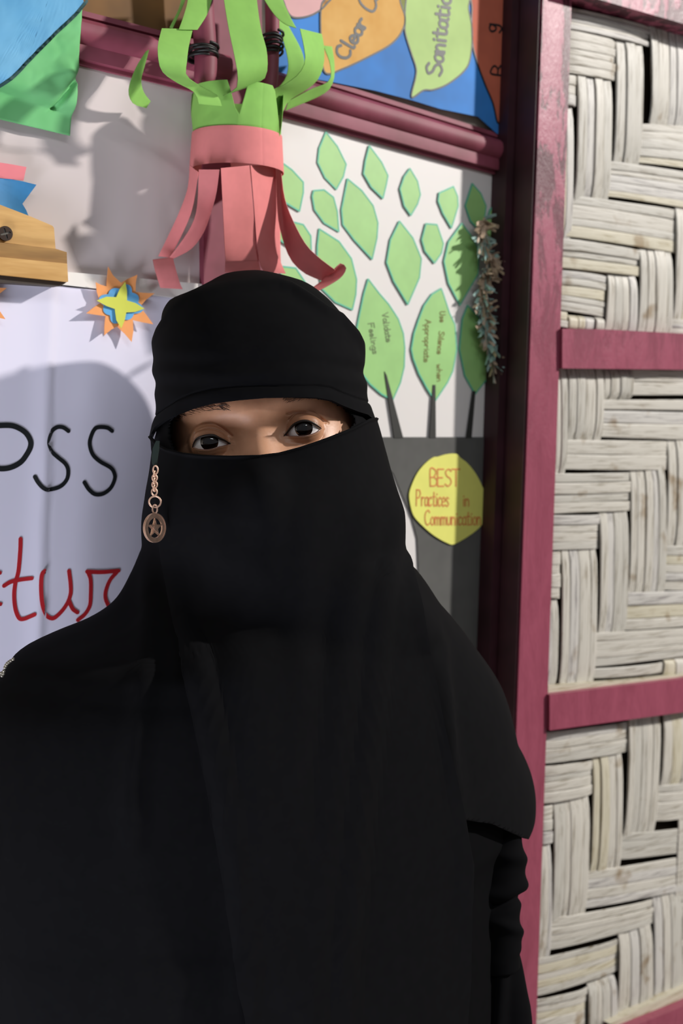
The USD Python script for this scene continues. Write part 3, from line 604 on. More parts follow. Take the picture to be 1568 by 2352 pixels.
yc = rounded(Zy([(560, 190), (680, 155), (830, 145), (905, 212), (1005, 290), (1130, 450), (1230, 650), (1297, 870), (1290, 1000), (1235, 1180), (1130, 1300), (940, 1430), (790, 1507), (700, 1485), (560, 1412), (420, 1310), (252, 1150), (180, 1040), (140, 880), (130, 740), (180, 580), (260, 420), (370, 290), (490, 200)]), 3)
YO = LO + 0.0022
yp = obj('yellow_disc', extrude(wpoly(yc, YO), YO - 0.001, YO), M_yellow, lp, label='yellow paper disc with red writing')
obj('lettering', join([write('BEST', *Zy([(445, 632), (890, 632)]), 39, 3.2, YO), write('Practices', *Zy([(235, 925), (735, 935)]), 37, 2.8, YO), write('in', *Zy([(935, 930), (1040, 930)]), 30, 2.8, YO), write('Communication', *Zy([(365, 1215), (1215, 1215)]), 34, 2.8, YO)]), M_ink_or, yp)

# feathery garland in the corner
gl = thing('tinsel_garland', label='dusty beige and teal fringe garland hanging in the corner by the post', cat='garland')
gpx = spline([(1112, 500), (1105, 560), (1128, 600), (1110, 640), (1104, 690), (1118, 720), (1112, 760), (1128, 810), (1136, 850)], 8)
gs = wall(gpx[:, 0], gpx[:, 1], 0.012)
obj('cord', tubem(wpt(gs[:, 0], gs[:, 1], 0.012), 0.0012, 6), M_tins_a, gl)
fr = {0: [], 1: []}
for k in range(330):
    i = RNG.uniform(0, len(gs) - 1.001); a = gs[int(i)] + (gs[int(i) + 1] - gs[int(i)]) * (i % 1)
    c = wpt(a[0], a[1], 0.012)
    d = RNG.normal(size=3); d[2] -= 0.5; d /= np.linalg.norm(d)
    d = d + WN * max(0, 0.25 - d @ WN); d /= np.linalg.norm(d)
    w = np.cross(d, RNG.normal(size=3)); w /= np.linalg.norm(w)
    L, b = RNG.uniform(0.008, 0.017), RNG.uniform(0.0011, 0.0026)
    t = np.array([0, 0.5, 1.0])[:, None, None]; wd = np.array([-1, 1.0])[None, :, None]
    P = c + d * L * t + w * b * wd * (1 - 0.2 * t) - WZ * 0.003 * t ** 2
    P = P + WN * np.maximum(0, 0.005 - (P - W0) @ WN)[..., None]
    fr[int(RNG.random() < (0.55 if 0.45 < i / len(gs) else 0.25))].append(sheet(P, 0.0003))
obj('beige_fringe', join(fr[0]), M_tins_a, gl, kind='stuff'); obj('teal_fringe', join(fr[1]), M_tins_b, gl, kind='stuff')

# ------------------------------------------------------------------ paper lantern
LAX = lambda off: 0.066 + off
def ribbon(zf, left, right, offL, offR=None, n=16, thick=0.0005, across=5, k_=0.80):
    """a paper strip between two edge lines; offsets (m) are distances from the wall, per point"""
    l, r = np.array(zf(left), float), np.array(zf(right), float)
    def res(p, o):
        t = np.r_[0, np.cumsum(np.linalg.norm(np.diff(p, axis=0), axis=1))]; t /= t[-1]
        q = spline(np.column_stack([p, o]), 8); tt = np.r_[0, np.cumsum(np.linalg.norm(np.diff(q[:, :2], axis=0), axis=1))]; tt /= tt[-1]
        return np.column_stack([np.interp(np.linspace(0, 1, n), tt, q[:, k]) for k in range(3)])
    fl = lambda o, k: np.maximum(0.010, 0.0425 + k_ * (np.interp(np.linspace(0, 1, k), np.linspace(0, 1, len(o)), o) - 0.068))
    offR = offL if offR is None else offR
    a, b = res(l, fl(offL, len(l))), res(r, fl(offR, len(r)))
    rows = []
    for j in np.linspace(0, 1, across):
        c = a * (1 - j) + b * j
        pts = [wpt(*wall(x, y, o), o) for x, y, o in c]
        rows.append(pts)
    return sheet(np.array(rows).transpose(1, 0, 2), thick)
Zg = lambda pts: Z(3.015, 280, 0, pts); Zp = lambda pts: Z(3.136, 320, 300, pts)
ln = thing('paper_lantern', label='hanging lantern of green and pink cut paper strips above the head', cat='lantern')
AX = 0.0425; RAD = 0.0335
axs = wall(545, 260, AX)
def collar(y_top, y_bot, r0, r1, m, name, notch=None):
    th = np.linspace(0, 2 * np.pi, 73)
    zt, zb = wall(545, y_top, AX)[1], wall(545, y_bot, AX)[1]
    t = np.linspace(0, 1, 9)[:, None]
    rr = r0 + (r1 - r0) * t
    sx = axs[0] + rr * np.sin(th)[None] * 1.0; of = AX + rr * np.cos(th)[None]
    top = zt + (notch(th)[None] if notch is not None else 0)
    zz = top + (zb - top) * t
    P = wpt(sx, zz, of)
    return obj(name, sheet(P[:, ::-1] if False else P, 0.0005), m, ln, smooth=True)
def vnotch(th):
    o = np.zeros_like(th)
    for c, w, d in ((-0.55, 0.22, 0.028), (0.62, 0.30, 0.036), (2.1, 0.3, 0.02), (-2.0, 0.3, 0.02)):
        o -= d * np.clip(1 - np.abs(th_wrap(th - c)) / w, 0, 1)
    return o
def th_wrap(a): return (a + np.pi) % (2 * np.pi) - np.pi
collar(212, 318, RAD + 0.002, RAD, M_green, 'green_collar', vnotch)
collar(312, 396, RAD + 0.0012, RAD + 0.003, M_pink, 'pink_collar')
grn = [
    ([(275, 200), (250, 300), (248, 380), (275, 490), (380, 570), (500, 640), (530, 720)], [(490, 205), (460, 330), (448, 430), (446, 520), (545, 595), (655, 655), (690, 735)], [.100, .118, .124, .118, .108, .104, .102]),
    ([(455, -120), (455, 0), (430, 100), (392, 207)], [(660, -120), (622, 0), (590, 100), (522, 208)], [.072, .085, .095, .103]),
    ([(690, -120), (705, 0), (738, 200), (780, 400), (800, 520), (790, 610), (700, 660)], [(925, -120), (932, 0), (960, 200), (998, 340), (1005, 460), (985, 540), (900, 590)], [.085, .1, .120, .130, .128, .116, .100]),
    ([(930, -120), (985, 0), (1060, 110), (1130, 170), (1200, 195)], [(1080, -120), (1112, 0), (1150, 90), (1185, 160), (1205, 196)], [.075, .082, .095, .102, .105]),
    ([(1230, 200), (1258, 330), (1264, 430), (1222, 510), (1130, 580), (1010, 645), (950, 800)], [(1380, 237), (1396, 330), (1392, 450), (1352, 550), (1270, 622), (1150, 700), (1100, 800)], [.105, .118, .120, .114, .106, .100, .099], [.080, .088, .090, .086, .080, .076, .074]),
    ([(1392, 318), (1440, 450), (1430, 560), (1300, 620), (1150, 700)], [(1452, 325), (1468, 440), (1460, 560), (1390, 650), (1130, 765)], [.060, .075, .080, .076, .072], [.056, .07, .074, .07, .068]),
    ([(165, 360), (95, 470), (45, 620), (75, 715), (165, 748)], [(187, 345), (150, 480), (132, 570), (150, 640), (195, 700)], [.040, .046, .052, .046, .036]),
    ([(1060, 110), (1120, 300), (1150, 450), (1120, 560), (1040, 640)], [(1150, 180), (1240, 350), (1258, 460), (1200, 560), (1080, 640)], [.045, .055, .06, .055, .05]),
    ([(330, 190), (400, 40), (430, -120)], [(352, 195), (432, 20), (470, -120)], [.05, .045, .04])]
for g in grn:
    obj('green_strip', ribbon(Zg, g[0], g[1], g[2], g[3] if len(g) > 3 else None), M_green, ln, smooth=True)
pk = [
    ([(368, 250), (350, 420), (292, 580), (222, 730), (135, 905)], [(426, 300), (406, 450), (372, 600), (302, 760), (222, 915)], [.068, .060, .050, .042, .036], [.085, .074, .060, .048, .040]),
    ([(430, 280), (412, 560), (370, 690), (300, 800), (215, 912)], [(578, 280), (556, 440), (520, 570), (462, 730), (372, 850), (242, 922)], [.088, .082, .070, .058, .046], [.102, .092, .080, .066, .054, .046]),
    ([(95, 930), (110, 1000), (132, 1075), (150, 1130)], [(238, 912), (258, 990), (286, 1085), (310, 1140)], [.046, .048, .046, .042]),
    ([(585, 270), (602, 620), (612, 830), (620, 938)], [(790, 250), (816, 540), (832, 760), (857, 932)], [.104, .097, .088, .080]),
    ([(618, 938), (617, 980), (615, 1018)], [(858, 932), (866, 975), (876, 1015)], [.080, .070, .060]),
    ([(797, 250), (822, 540), (842, 800), (866, 962), (900, 1022)], [(976, 250), (982, 560), (970, 760), (982, 870), (1022, 965), (1052, 1030)], [.104, .097, .088, .080, .076], [.086, .084, .080, .076, .074, .072]),
    ([(985, 250), (992, 480), (1012, 690), (1080, 905), (1180, 1018), (1320, 1082)], [(1018, 250), (1046, 480), (1108, 650), (1200, 820), (1300, 920), (1410, 1002)], [.070, .070, .074, .082, .092, .102], [.090, .098, .106, .112, .118, .124]),
    ([(1320, 1082), (1260, 1125), (1220, 1150)], [(1410, 1000), (1440, 955), (1490, 985), (1450, 1060), (1320, 1140), (1230, 1180)], [.102, .112, .118], [.124, .126, .124, .126, .126, .124]),
    ([(960, 300), (978, 540), (968, 700), (985, 880), (1010, 960)], [(1000, 300), (1012, 540), (1012, 760), (1014, 900), (1018, 965)], [.045, .046, .048, .05, .05])]
for g in pk:
    obj('pink_strip', ribbon(Zp, g[0], g[1], g[2], g[3] if len(g) > 3 else None, k_=0.97), M_pink, ln, smooth=True)

# maroon pegs with wire inside the lantern
def peg(pts, off, r, name_label):
    t = thing('wooden_peg', label=name_label, cat='peg')
    a = np.array(Zg(pts)); P = np.array([wpt(*wall(x, y, off), off) for x, y in a])
    seg = spline(P, 8); k = np.linspace(0, 1, len(seg)); rr = r * np.where(k > 0.85, np.sqrt(np.clip(1 - ((k - 0.85) / 0.15) ** 2, 0.02, 1)), 1)
    obj('rod', tubem(seg, rr, 20), M_maroon_dk, t, smooth=True)
    return t
p1 = peg([(545, -200), (560, 100), (580, 400), (570, 640)], 0.030, 0.0088, 'maroon peg seen through the lantern, behind its front strips')
p2 = peg([(1040, 0), (1040, 300), (1030, 560), (985, 790)], 0.042, 0.0056, 'thin maroon peg poking down beside the center strip')
def coil(c, off, r, turns, pitch, name, parent):
    a = np.linspace(0, 2 * np.pi * turns, 18 * turns)
    s = wall(*Zg([c])[0], off)
    rr = r * (1 + 0.12 * np.sin(a * 1.7))
    P = wpt(s[0] + rr * np.sin(a), s[1] - pitch * a / 6.28 + 0.002 * np.cos(a), off + rr * np.cos(a))
    obj(name, tubem(P, 0.0011, 6), M_wire, parent, smooth=True)
coil((560, 330), 0.030, 0.0108, 4, 0.0022, 'wire_binding', p1)
coil((1040, 240), 0.042, 0.0080, 5, 0.0032, 'wire_binding', p2)

# ================================================================== the person
person = thing('person', label='person in black veil and cloak, only the eyes showing, standing against the wall', cat='person')
O_E = at(592.0, 1002.0, 0.75)
ALPHA = math.radians(8.1)
ez = -(O_E - CAM) / np.linalg.norm(O_E - CAM)
_cx = CR - ez * (CR @ ez); _cx /= np.linalg.norm(_cx); _cy = np.cross(ez, _cx)
ex = _cx * math.cos(ALPHA) + _cy * math.sin(ALPHA); ey = np.cross(ez, ex)
def face(u, v, h):      # millimetres in the face's frame -> world
    return O_E + (np.multiply.outer(u, ex) + np.multiply.outer(v, ey) + np.multiply.outer(np.asarray(h) + 4.0, ez)) * 0.001
def uv_of(px, py, h=0.0):
    d = ray(px, py); t = ((O_E + ez * 0.001 * h - CAM) @ ez) / (d @ ez)
    q = CAM + d * t[..., None] - O_E
    return np.stack([q @ ex, q @ ey], -1) * 1000
def UV(pts, h=0.0): a = np.array(pts, float); return uv_of(a[:, 0], a[:, 1], h)
up_l = [(441, 1027), (449, 1011), (460, 1004), (477, 1000), (492, 1000.5), (505, 1007), (517, 1012.5), (529, 1019.5)]
lo_l = [(441, 1027), (452.7, 1031), (465, 1032.6), (477, 1033), (489.4, 1030.6), (500, 1027), (512.4, 1024.5), (529, 1019.5)]
up_r = [(652, 1001.5), (659, 993.6), (669, 980.6), (679, 972.6), (693.6, 967.2), (708.4, 968), (723, 974.5), (738, 984)]
lo_r = [(652, 1001.5), (667.7, 1002), (682.5, 1002), (697, 1002), (708.4, 999.6), (719.5, 996), (730.6, 991), (738, 984)]
iris_px = [(481.0, 1014.5), (697.0, 983.0)]
EYES = []
for (u_, l_), ip in zip(((up_l, lo_l), (up_r, lo_r)), iris_px):
    U = UV(spline(u_, 6)); L = UV(spline(l_, 6)); I = UV([ip])[0]
    EYES.append(dict(up=U, lo=L, iris=I, cont=np.vstack([U, L[::-1][1:-1]]), c=np.array([I[0] * 1.0, I[1] - 0.4])))
CREASE = [[UV(spline(c, 6)) for c in cs] for cs in (
    ([(420, 1023), (429.7, 1003), (446.5, 988), (465, 978.5), (483, 975.5), (501.6, 979), (517, 988), (532, 1001)], [(426, 1020), (434.3, 1003), (452.7, 990), (474, 984.5), (489.4, 985.5), (507.8, 992), (520, 1002)]),
    ([(660, 951), (682.5, 945.5), (704.7, 947.3), (723, 952), (738, 960.3), (756.5, 971.4)], [(664, 964), (677, 951.5), (693.6, 949), (712, 952), (730.6, 959), (749, 971)]))]
RE = 12.0; HC = -12.6
def seg_d(p, line):
    q = np.asarray(line); t = cKDTree(spline(q, 4)); return t.query(p)[0]
def gau(x, s): return np.exp(-(x / s) ** 2 * 0.5)
AU, AV = 71.0, 112.0
def hface(u, v):
    e = np.clip(1 - np.abs((u - 5) / AU) ** 2.5 - ((v + 8) / AV) ** 2, 0, 1)
    h = -99 + 100 * np.sqrt(e)
    h = h + 4.6 * gau(v - 19, 8) * (gau(u - 26, 17) + gau(u + 26, 17)) + 3.0 * gau(v - 20, 9) * gau(u, 14)      # brow ridge
    nose = np.interp(-v, [-22, -10, 0, 12, 25, 38, 46, 54], [0, 1.5, 4.0, 8.5, 14, 19, 17, 0])
    h = h + nose * gau(u, np.interp(-v, [0, 20, 40], [7.5, 9.5, 13]))
    h = h + 3.5 * gau(v + 26, 13) * (gau(u - 38, 14) + gau(u + 38, 14))                                         # cheeks
    h = h + 4 * gau(v + 66, 6) * gau(u, 17) + 3.0 * gau(v + 76, 5) * gau(u, 15) + 6 * gau(v + 96, 9) * gau(u, 16) - 1.5 * gau(v + 71, 2) * gau(u, 20)
    for E, cs in zip(EYES, CREASE):
        cu, cv = E['c']; sg = 1 if cu > 0 else -1
        h = h - 5.2 * gau(u - cu, 15) * gau(v - cv - 2, 9.5) - 2.2 * gau(u - cu + sg * 14, 7.5) * gau(v - cv - 1, 10)
        r2 = (u - cu) ** 2 + (v - cv) ** 2
        Rl = RE + 1.25
        lid = HC + np.sqrt(np.clip(Rl ** 2 - r2, 0, None)) - 30 * np.clip(r2 / Rl ** 2 - 1, 0, None)
        k = 1.1
        w = np.maximum(h, lid) + k * np.exp(-np.abs(h - lid) / k) * 0.55
        wt = 1 - np.clip((np.sqrt(r2) - 10.0) / 6.5, 0, 1) ** 2 * (3 - 2 * np.clip((np.sqrt(r2) - 10.0) / 6.5, 0, 1))
        h = h + wt * (w - h)
        pts = np.column_stack([np.ravel(u), np.ravel(v)])
        near = np.ravel(r2) < 26 ** 2
        g = np.zeros(len(pts))
        if near.any():
            for c, a, s in zip(cs, (1.7, 1.2), (0.55, 0.42)):
                g[near] -= a * gau(seg_d(pts[near], c), s)
            lo = E['lo'] + np.array([0, -4.6]); g[near] -= 0.5 * gau(seg_d(pts[near], lo), 0.9)
            lm = np.vstack([E['up'], E['lo']]); g[near] += 0.35 * gau(seg_d(pts[near], lm) - 0.7, 0.5)
        rr_ = np.sqrt(r2); h = h + g.reshape(np.shape(h)) * (1 - np.clip((rr_ - 13.5) / 5.0, 0, 1))
    return h
def make_head():
    pts = []
    nb = 150
    th = np.linspace(0, 2 * np.pi, nb, endpoint=False); k = 0.985
    bd = np.column_stack([5 + AU * k * np.cos(th), AV * k * np.sin(th) - 8])
    yy, xx = np.mgrid[-118:104:2.0, -70:71:2.0]; g0 = np.column_stack([xx.ravel(), yy.ravel()])
    yy, xx = np.mgrid[-24:30:0.8, -66:67:0.8]; g1 = np.column_stack([xx.ravel(), yy.ravel()])
    g0 = g0[~((g0[:, 0] > -66.5) & (g0[:, 0] < 66.5) & (g0[:, 1] > -24.5) & (g0[:, 1] < 30.5))]
    g0 = g0[(((g0[:, 0] - 5) / AU) ** 2 + ((g0[:, 1] + 8) / AV) ** 2) < 0.95]
    g1 = g1[(((g1[:, 0] - 5) / AU) ** 2 + ((g1[:, 1] + 8) / AV) ** 2) < 0.95]
    fine, conts = [], []
    for E in EYES:
        cu, cv = E['c']
        yy, xx = np.mgrid[cv - 9:cv + 13:0.36, cu - 18:cu + 18.5:0.36]; f = np.column_stack([xx.ravel(), yy.ravel()])
        f += RNG.uniform(-.03, .03, f.shape)
        g1 = g1[~((abs(g1[:, 0] - cu) < 18.4) & (g1[:, 1] > cv - 9.4) & (g1[:, 1] < cv + 13.4))]
        P = Polygon(E['cont']).buffer(0)
        ring = np.array(LineString(np.vstack([E['cont'], E['cont'][:1]])).segmentize(0.35).coords)[:-1]
        t = cKDTree(ring); d, _ = t.query(f)
        import shapely
        ins = shapely.contains_xy(P, f[:, 0], f[:, 1])
        f = f[(d > 0.22) & ~ins]
        fine.append(f); conts.append(ring)
    allp = np.vstack([bd, conts[0], conts[1], g0, g1] + fine)
    tri = Delaunay(allp).simplices
    import shapely
    keep = np.ones(len(tri), bool)
    n0 = nb; n1 = nb + len(conts[0]); n2 = n1 + len(conts[1])
    for (a, b) in ((n0, n1), (n1, n2)):
        allin = ((tri >= a) & (tri < b)).all(1)
        cen = allp[tri].mean(1)
        P = Polygon(allp[a:b]).buffer(0)
        keep &= ~(shapely.contains_xy(P, cen[:, 0], cen[:, 1]))
    tri = tri[keep]
    a = allp[tri]; area = (a[:, 1, 0] - a[:, 0, 0]) * (a[:, 2, 1] - a[:, 0, 1]) - (a[:, 1, 1] - a[:, 0, 1]) * (a[:, 2, 0] - a[:, 0, 0])
    tri[area < 0] = tri[area < 0][:, ::-1]; tri = tri[np.abs(area) > 1e-9]
    h = hface(allp[:, 0], allp[:, 1]); h[:nb] = -99 + 100 * math.sqrt(1 - k * k)
    V = [np.column_stack([allp, h])]; F = [tri]; N = len(allp)
    # lids turn in, then a cup behind each eyeball
    for E, (a, b) in zip(EYES, ((n0, n1), (n1, n2))):
        ring = np.arange(a, b); R = allp[a:b]; cu, cv = E['c']
        prev = ring
        for sc_, dh in ((0.975, -1.1), (0.97, -2.4), (0.8, -16), (0.3, -25)):
            m_ = R.mean(0); q = m_ + (R - m_) * sc_
            hh = h[a:b] + dh if dh > -5 else np.full(len(q), dh - 3.0)
            V.append(np.column_stack([q, hh])); cur = np.arange(N, N + len(q)); N += len(q)
            p2, c2 = np.roll(prev, -1), np.roll(cur, -1)
            F.append(np.stack([prev, p2, c2], -1)); F.append(np.stack([prev, c2, cur], -1)); prev = cur
        V.append([[R[:, 0].mean(), R[:, 1].mean(), -29]]); F.append(np.stack([prev, np.roll(prev, -1), np.full(len(prev), N)], -1)); N += 1
    prev = np.arange(nb)
    for ph in np.linspace(0.12, 1.45, 16):
        q = np.column_stack([5 + AU * k * np.cos(th) * np.cos(ph), (AV * k * np.sin(th)) * np.cos(ph) - 8 + 14 * np.sin(ph), np.full(nb, -82 - 84 * np.sin(ph))])
        V.append(q); cur = np.arange(N, N + nb); N += nb
        p2, c2 = np.roll(prev, -1), np.roll(cur, -1)
        F.append(np.stack([prev, cur, c2], -1)); F.append(np.stack([prev, c2, p2], -1)); prev = cur
    V.append([[5, 6, -166.0]]); F.append(np.stack([prev, np.full(nb, N), np.roll(prev, -1)], -1))
    V, F = np.vstack(V), np.vstack(F)
    return trimesh.Trimesh(face(V[:, 0], V[:, 1], V[:, 2]), F, process=False)
head = make_head()
head.merge_vertices(); head.fix_normals()

# shoulder frame: the body's back is to the wall, the head turned to the camera
SH = np.array([0.342, 0.25, 0]); SH /= np.linalg.norm(SH); FW = np.array([SH[1], -SH[0], 0])
BC = np.array([-0.045, 0.860, 0.0])
def bpt(a, f, z): return BC + SH * a + FW * f + np.array([0, 0, z])
def bones(chain):
    out = []
    for (p, r), (q, s) in zip(chain[:-1], chain[1:]):
        sp = [m3.Manifold.sphere(rr, 20).translate(tuple(map(float, c))) for c, rr in ((p, r), (q, s))]
        out.append(m3.Manifold.batch_hull(sp))
    return out
bl_ = bones([(np.array([-0.058, 0.845, 1.40]), 0.050), (bpt(0, 0.0, 1.20), 0.055), (bpt(0, 0.01, 1.08), 0.085), (bpt(0, 0.01, 0.95), 0.080), (bpt(0, 0.01, 0.82), 0.088)])
bl_ += bones([(bpt(-0.10, 0, 1.15), 0.06), (bpt(0.10, 0, 1.15), 0.06)]) + bones([(bpt(-0.07, 0.01, 1.06), 0.075), (bpt(0.07, 0.01, 1.06), 0.075)]) + bones([(bpt(-0.075, 0.0, 0.80), 0.085), (bpt(0.075, 0.0, 0.80), 0.085)])
for s in (-1, 1):
    bl_ += bones([(bpt(s * 0.09, 0, 1.165), 0.055), (bpt(s * 0.150, 0, 1.145), 0.044), (bpt(s * 0.150, 0.060, 0.90), 0.031), (bpt(s * 0.150, 0.085, 0.70), 0.024), (bpt(s * 0.150, 0.09, 0.665), 0.026)])
    hw = bpt(s * 0.150, 0.09, 0.665)
    for j, L in enumerate((0.066, 0.074, 0.070, 0.055)):
        b0 = hw + FW * (0.027 - 0.018 * j) - np.array([0, 0, 0.012]); b1 = b0 + FW * 0.002 * (1.5 - j) - np.array([0, 0, 0.052]); b2 = b1 - np.array([0, 0, L * 0.5]) - SH * s * 0.006; b3 = b2 - np.array([0, 0, L * 0.42]) - SH * s * 0.016
        bl_ += bones([(b0, 0.0105), (b1, 0.0092), (b2, 0.0082), (b3, 0.0070)])
    b0 = hw + FW * 0.022; bl_ += bones([(b0, 0.012), (b0 + FW * 0.022 - np.array([0, 0, 0.026]), 0.0105), (b0 + FW * 0.028 - np.array([0, 0, 0.052]), 0.0085)])
    bl_ += bones([(bpt(s * 0.08, 0, 0.80), 0.088), (bpt(s * 0.085, 0.01, 0.45), 0.056), (bpt(s * 0.085, -0.01, 0.25), 0.050), (bpt(s * 0.085, -0.02, 0.075), 0.036), (bpt(s * 0.088, -0.03, 0.035), 0.033)])
    bl_ += bones([(bpt(s * 0.088, -0.03, 0.035), 0.033), (bpt(s * 0.095, 0.07, 0.026), 0.025), (bpt(s * 0.10, 0.13, 0.017), 0.016)])
body = m3.Manifold.batch_boolean(bl_, m3.OpType.Add).refine_to_length(0.012)
bm = body.to_mesh(); btm = trimesh.Trimesh(bm.vert_properties[:, :3], bm.tri_verts, process=False)
btm = trimesh.smoothing.filter_taubin(btm, iterations=12)
try:
    hm = m3.Manifold(m3.Mesh(np.asarray(head.vertices, np.float32), np.asarray(head.faces, np.uint32)))
    bmf = m3.Manifold(m3.Mesh(np.asarray(btm.vertices, np.float32), np.asarray(btm.faces, np.uint32)))
    if hm.is_empty() or bmf.is_empty(): raise ValueError(f'{hm.status()} {bmf.status()}')
    un = (hm + bmf).to_mesh(); skin = trimesh.Trimesh(un.vert_properties[:, :3], un.tri_verts, process=False)
except Exception as e:
    print('union failed', e); skin = join([head, btm])
def skin_material():
    n = {'g': ('texture_coordinate', {}), 'n': ('noise_texture', {'scale': 75, 'detail': 4}), 'r': ('rgb_ramp', {'ramp': [(0.3, lin('#bd8767')), (0.7, lin('#d29b79'))]}),
         'n2': ('noise_texture', {'scale': 420, 'detail': 4}), 'b': ('bump', {'strength': 0.10, 'distance': 0.0006}),
         'p': ('principled_bsdf', {'roughness': 0.44, 'specular_ior_level': 0.42, 'subsurface_weight': 0.12, 'subsurface_scale': 0.004, 'subsurface_radius': (1.0, 0.35, 0.2)})}
    l = [('g.object', 'n.vector'), ('n.fac', 'r.fac'), ('g.object', 'n2.vector'), ('n2.fac', 'b.height'), ('b.normal', 'p.normal')]
    prev = 'r.color'
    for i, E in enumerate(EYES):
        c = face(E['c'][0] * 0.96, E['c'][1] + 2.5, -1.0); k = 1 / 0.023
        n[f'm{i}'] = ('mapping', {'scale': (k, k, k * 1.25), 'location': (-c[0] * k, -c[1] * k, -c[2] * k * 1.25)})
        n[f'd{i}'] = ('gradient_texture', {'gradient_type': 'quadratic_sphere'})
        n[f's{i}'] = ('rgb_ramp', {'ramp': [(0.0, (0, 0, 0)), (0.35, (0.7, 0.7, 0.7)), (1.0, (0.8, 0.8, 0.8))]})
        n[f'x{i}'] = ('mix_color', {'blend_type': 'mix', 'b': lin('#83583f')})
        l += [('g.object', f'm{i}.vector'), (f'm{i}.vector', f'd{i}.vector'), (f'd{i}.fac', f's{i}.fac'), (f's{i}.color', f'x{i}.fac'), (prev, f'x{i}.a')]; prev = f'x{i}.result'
    l.append((prev, 'p.base_color'))
    return usdkit.material(stage, '/World/Looks/skin', n, l, surface='p.BSDF')
M_skin = skin_material()
obj('body', skin, M_skin, person, smooth=True, label='bare skin around the eyes')

for E in EYES:
    cu, cv = E['c']
    sp = trimesh.creation.icosphere(5, RE * 0.001); c = face(cu, cv, HC)
    sp.apply_translation(c)
    eye = obj('eyeball', sp, M_sclera, person, smooth=True)
    iu, iv = E['iris']
    gz = face(iu, iv, HC + RE) - c; gz /= np.linalg.norm(gz)
    gx = ex - gz * (ex @ gz); gx /= np.linalg.norm(gx); gy = np.cross(gz, gx)
    def cap(r0, r1, bulge, lift, rings=10):
        rr = np.linspace(r0, r1, rings); th = np.linspace(0, 2 * np.pi, 49)[:-1]
        hgt = np.sqrt(RE ** 2 - rr ** 2) + lift + bulge * (1 - (rr / 5.9) ** 2)
        P = c + ((np.multiply.outer(rr, np.cos(th)))[..., None] * gx + (np.multiply.outer(rr, np.sin(th)))[..., None] * gy + np.broadcast_to(hgt[:, None], (rings, 48))[..., None] * gz) * 0.001
        v, f = grid_mesh(P, closed_u=True); return trimesh.Trimesh(v, f, process=False)
    obj('iris', cap(2.0, 5.75, 1.0, 0.04), M_iris, eye, smooth=True)
    obj('pupil', cap(0.0, 2.05, 1.0, 0.04), M_pupil, eye, smooth=True)
    # lashes: dark rim and short hairs on the upper lid, faint below
    ls = []
    u = E['up']; hh = hface(u[:, 0], u[:, 1])
    k = np.linspace(0, 1, len(u)); rr = 0.00085 * np.sin(np.pi * np.clip(k, 0.04, 0.96)) ** 0.5
    ls.append(tubem(face(u[:, 0], u[:, 1], hh + 0.15), rr, 8))
    for t in np.linspace(0.04, 0.97, 60):
        i = t * (len(u) - 1); a = u[int(i)] + (u[min(int(i) + 1, len(u) - 1)] - u[int(i)]) * (i % 1)
        h0 = float(hface(np.array([a[0]]), np.array([a[1]]))[0]); fan = (t - 0.5) * 3.0
        base = np.array([a[0], a[1], h0 + 0.1]); L = 1.0 + RNG.uniform(0, 0.6)
        c1 = base + np.array([fan * 0.3, 0.1, 2.0]) * L; c2 = base + np.array([fan * 0.6, 0.9, 3.4]) * L
        pp = np.array([base, c1, c2]); ls.append(tubem(face(pp[:, 0], pp[:, 1], pp[:, 2]), np.array([.00011, .00009, .00003]), 4))
    l2 = E['lo']
    h2 = hface(l2[:, 0], l2[:, 1])
    obj('eyelashes', join(ls), M_hair, person, smooth=True)
    obj('lower_lid_rim', tubem(face(l2[:, 0], l2[:, 1], h2 - 0.25), 0.00035, 8), mat('lid_rim', '#8a6558', 0.25, coat=0.6), person, smooth=True)
def brow(pts, n, lo, hi, sgn):
    a = UV(spline(pts, 6)); ms = []
    for _ in range(n):
        t = RNG.random(); i = t * (len(a) - 1); p = a[int(i)] + (a[min(int(i) + 1, len(a) - 1)] - a[int(i)]) * (i % 1) + np.array([RNG.normal(0, .6), RNG.uniform(lo, hi)])
        d = np.array([sgn * RNG.uniform(0.7, 1.0), RNG.uniform(0.1, 0.75)]); L = RNG.uniform(2.5, 5.0)
        q = np.array([p, p + d * L * .5, p + d * L]); hh = hface(q[:, 0], q[:, 1]) + np.array([0.0, .30, .2])
        ms.append(tubem(face(q[:, 0], q[:, 1], hh), np.array([.00006, .00006, .00002]), 4))
    obj('eyebrow', join(ms), M_hair, person)
brow([(398, 965), (430, 950), (470, 941), (505, 938), (530, 940)], 210, -1.2, 3.0, -1)
brow([(648, 925), (670, 921), (700, 916), (740, 914), (775, 921)], 150, -1.0, 3.0, 1)

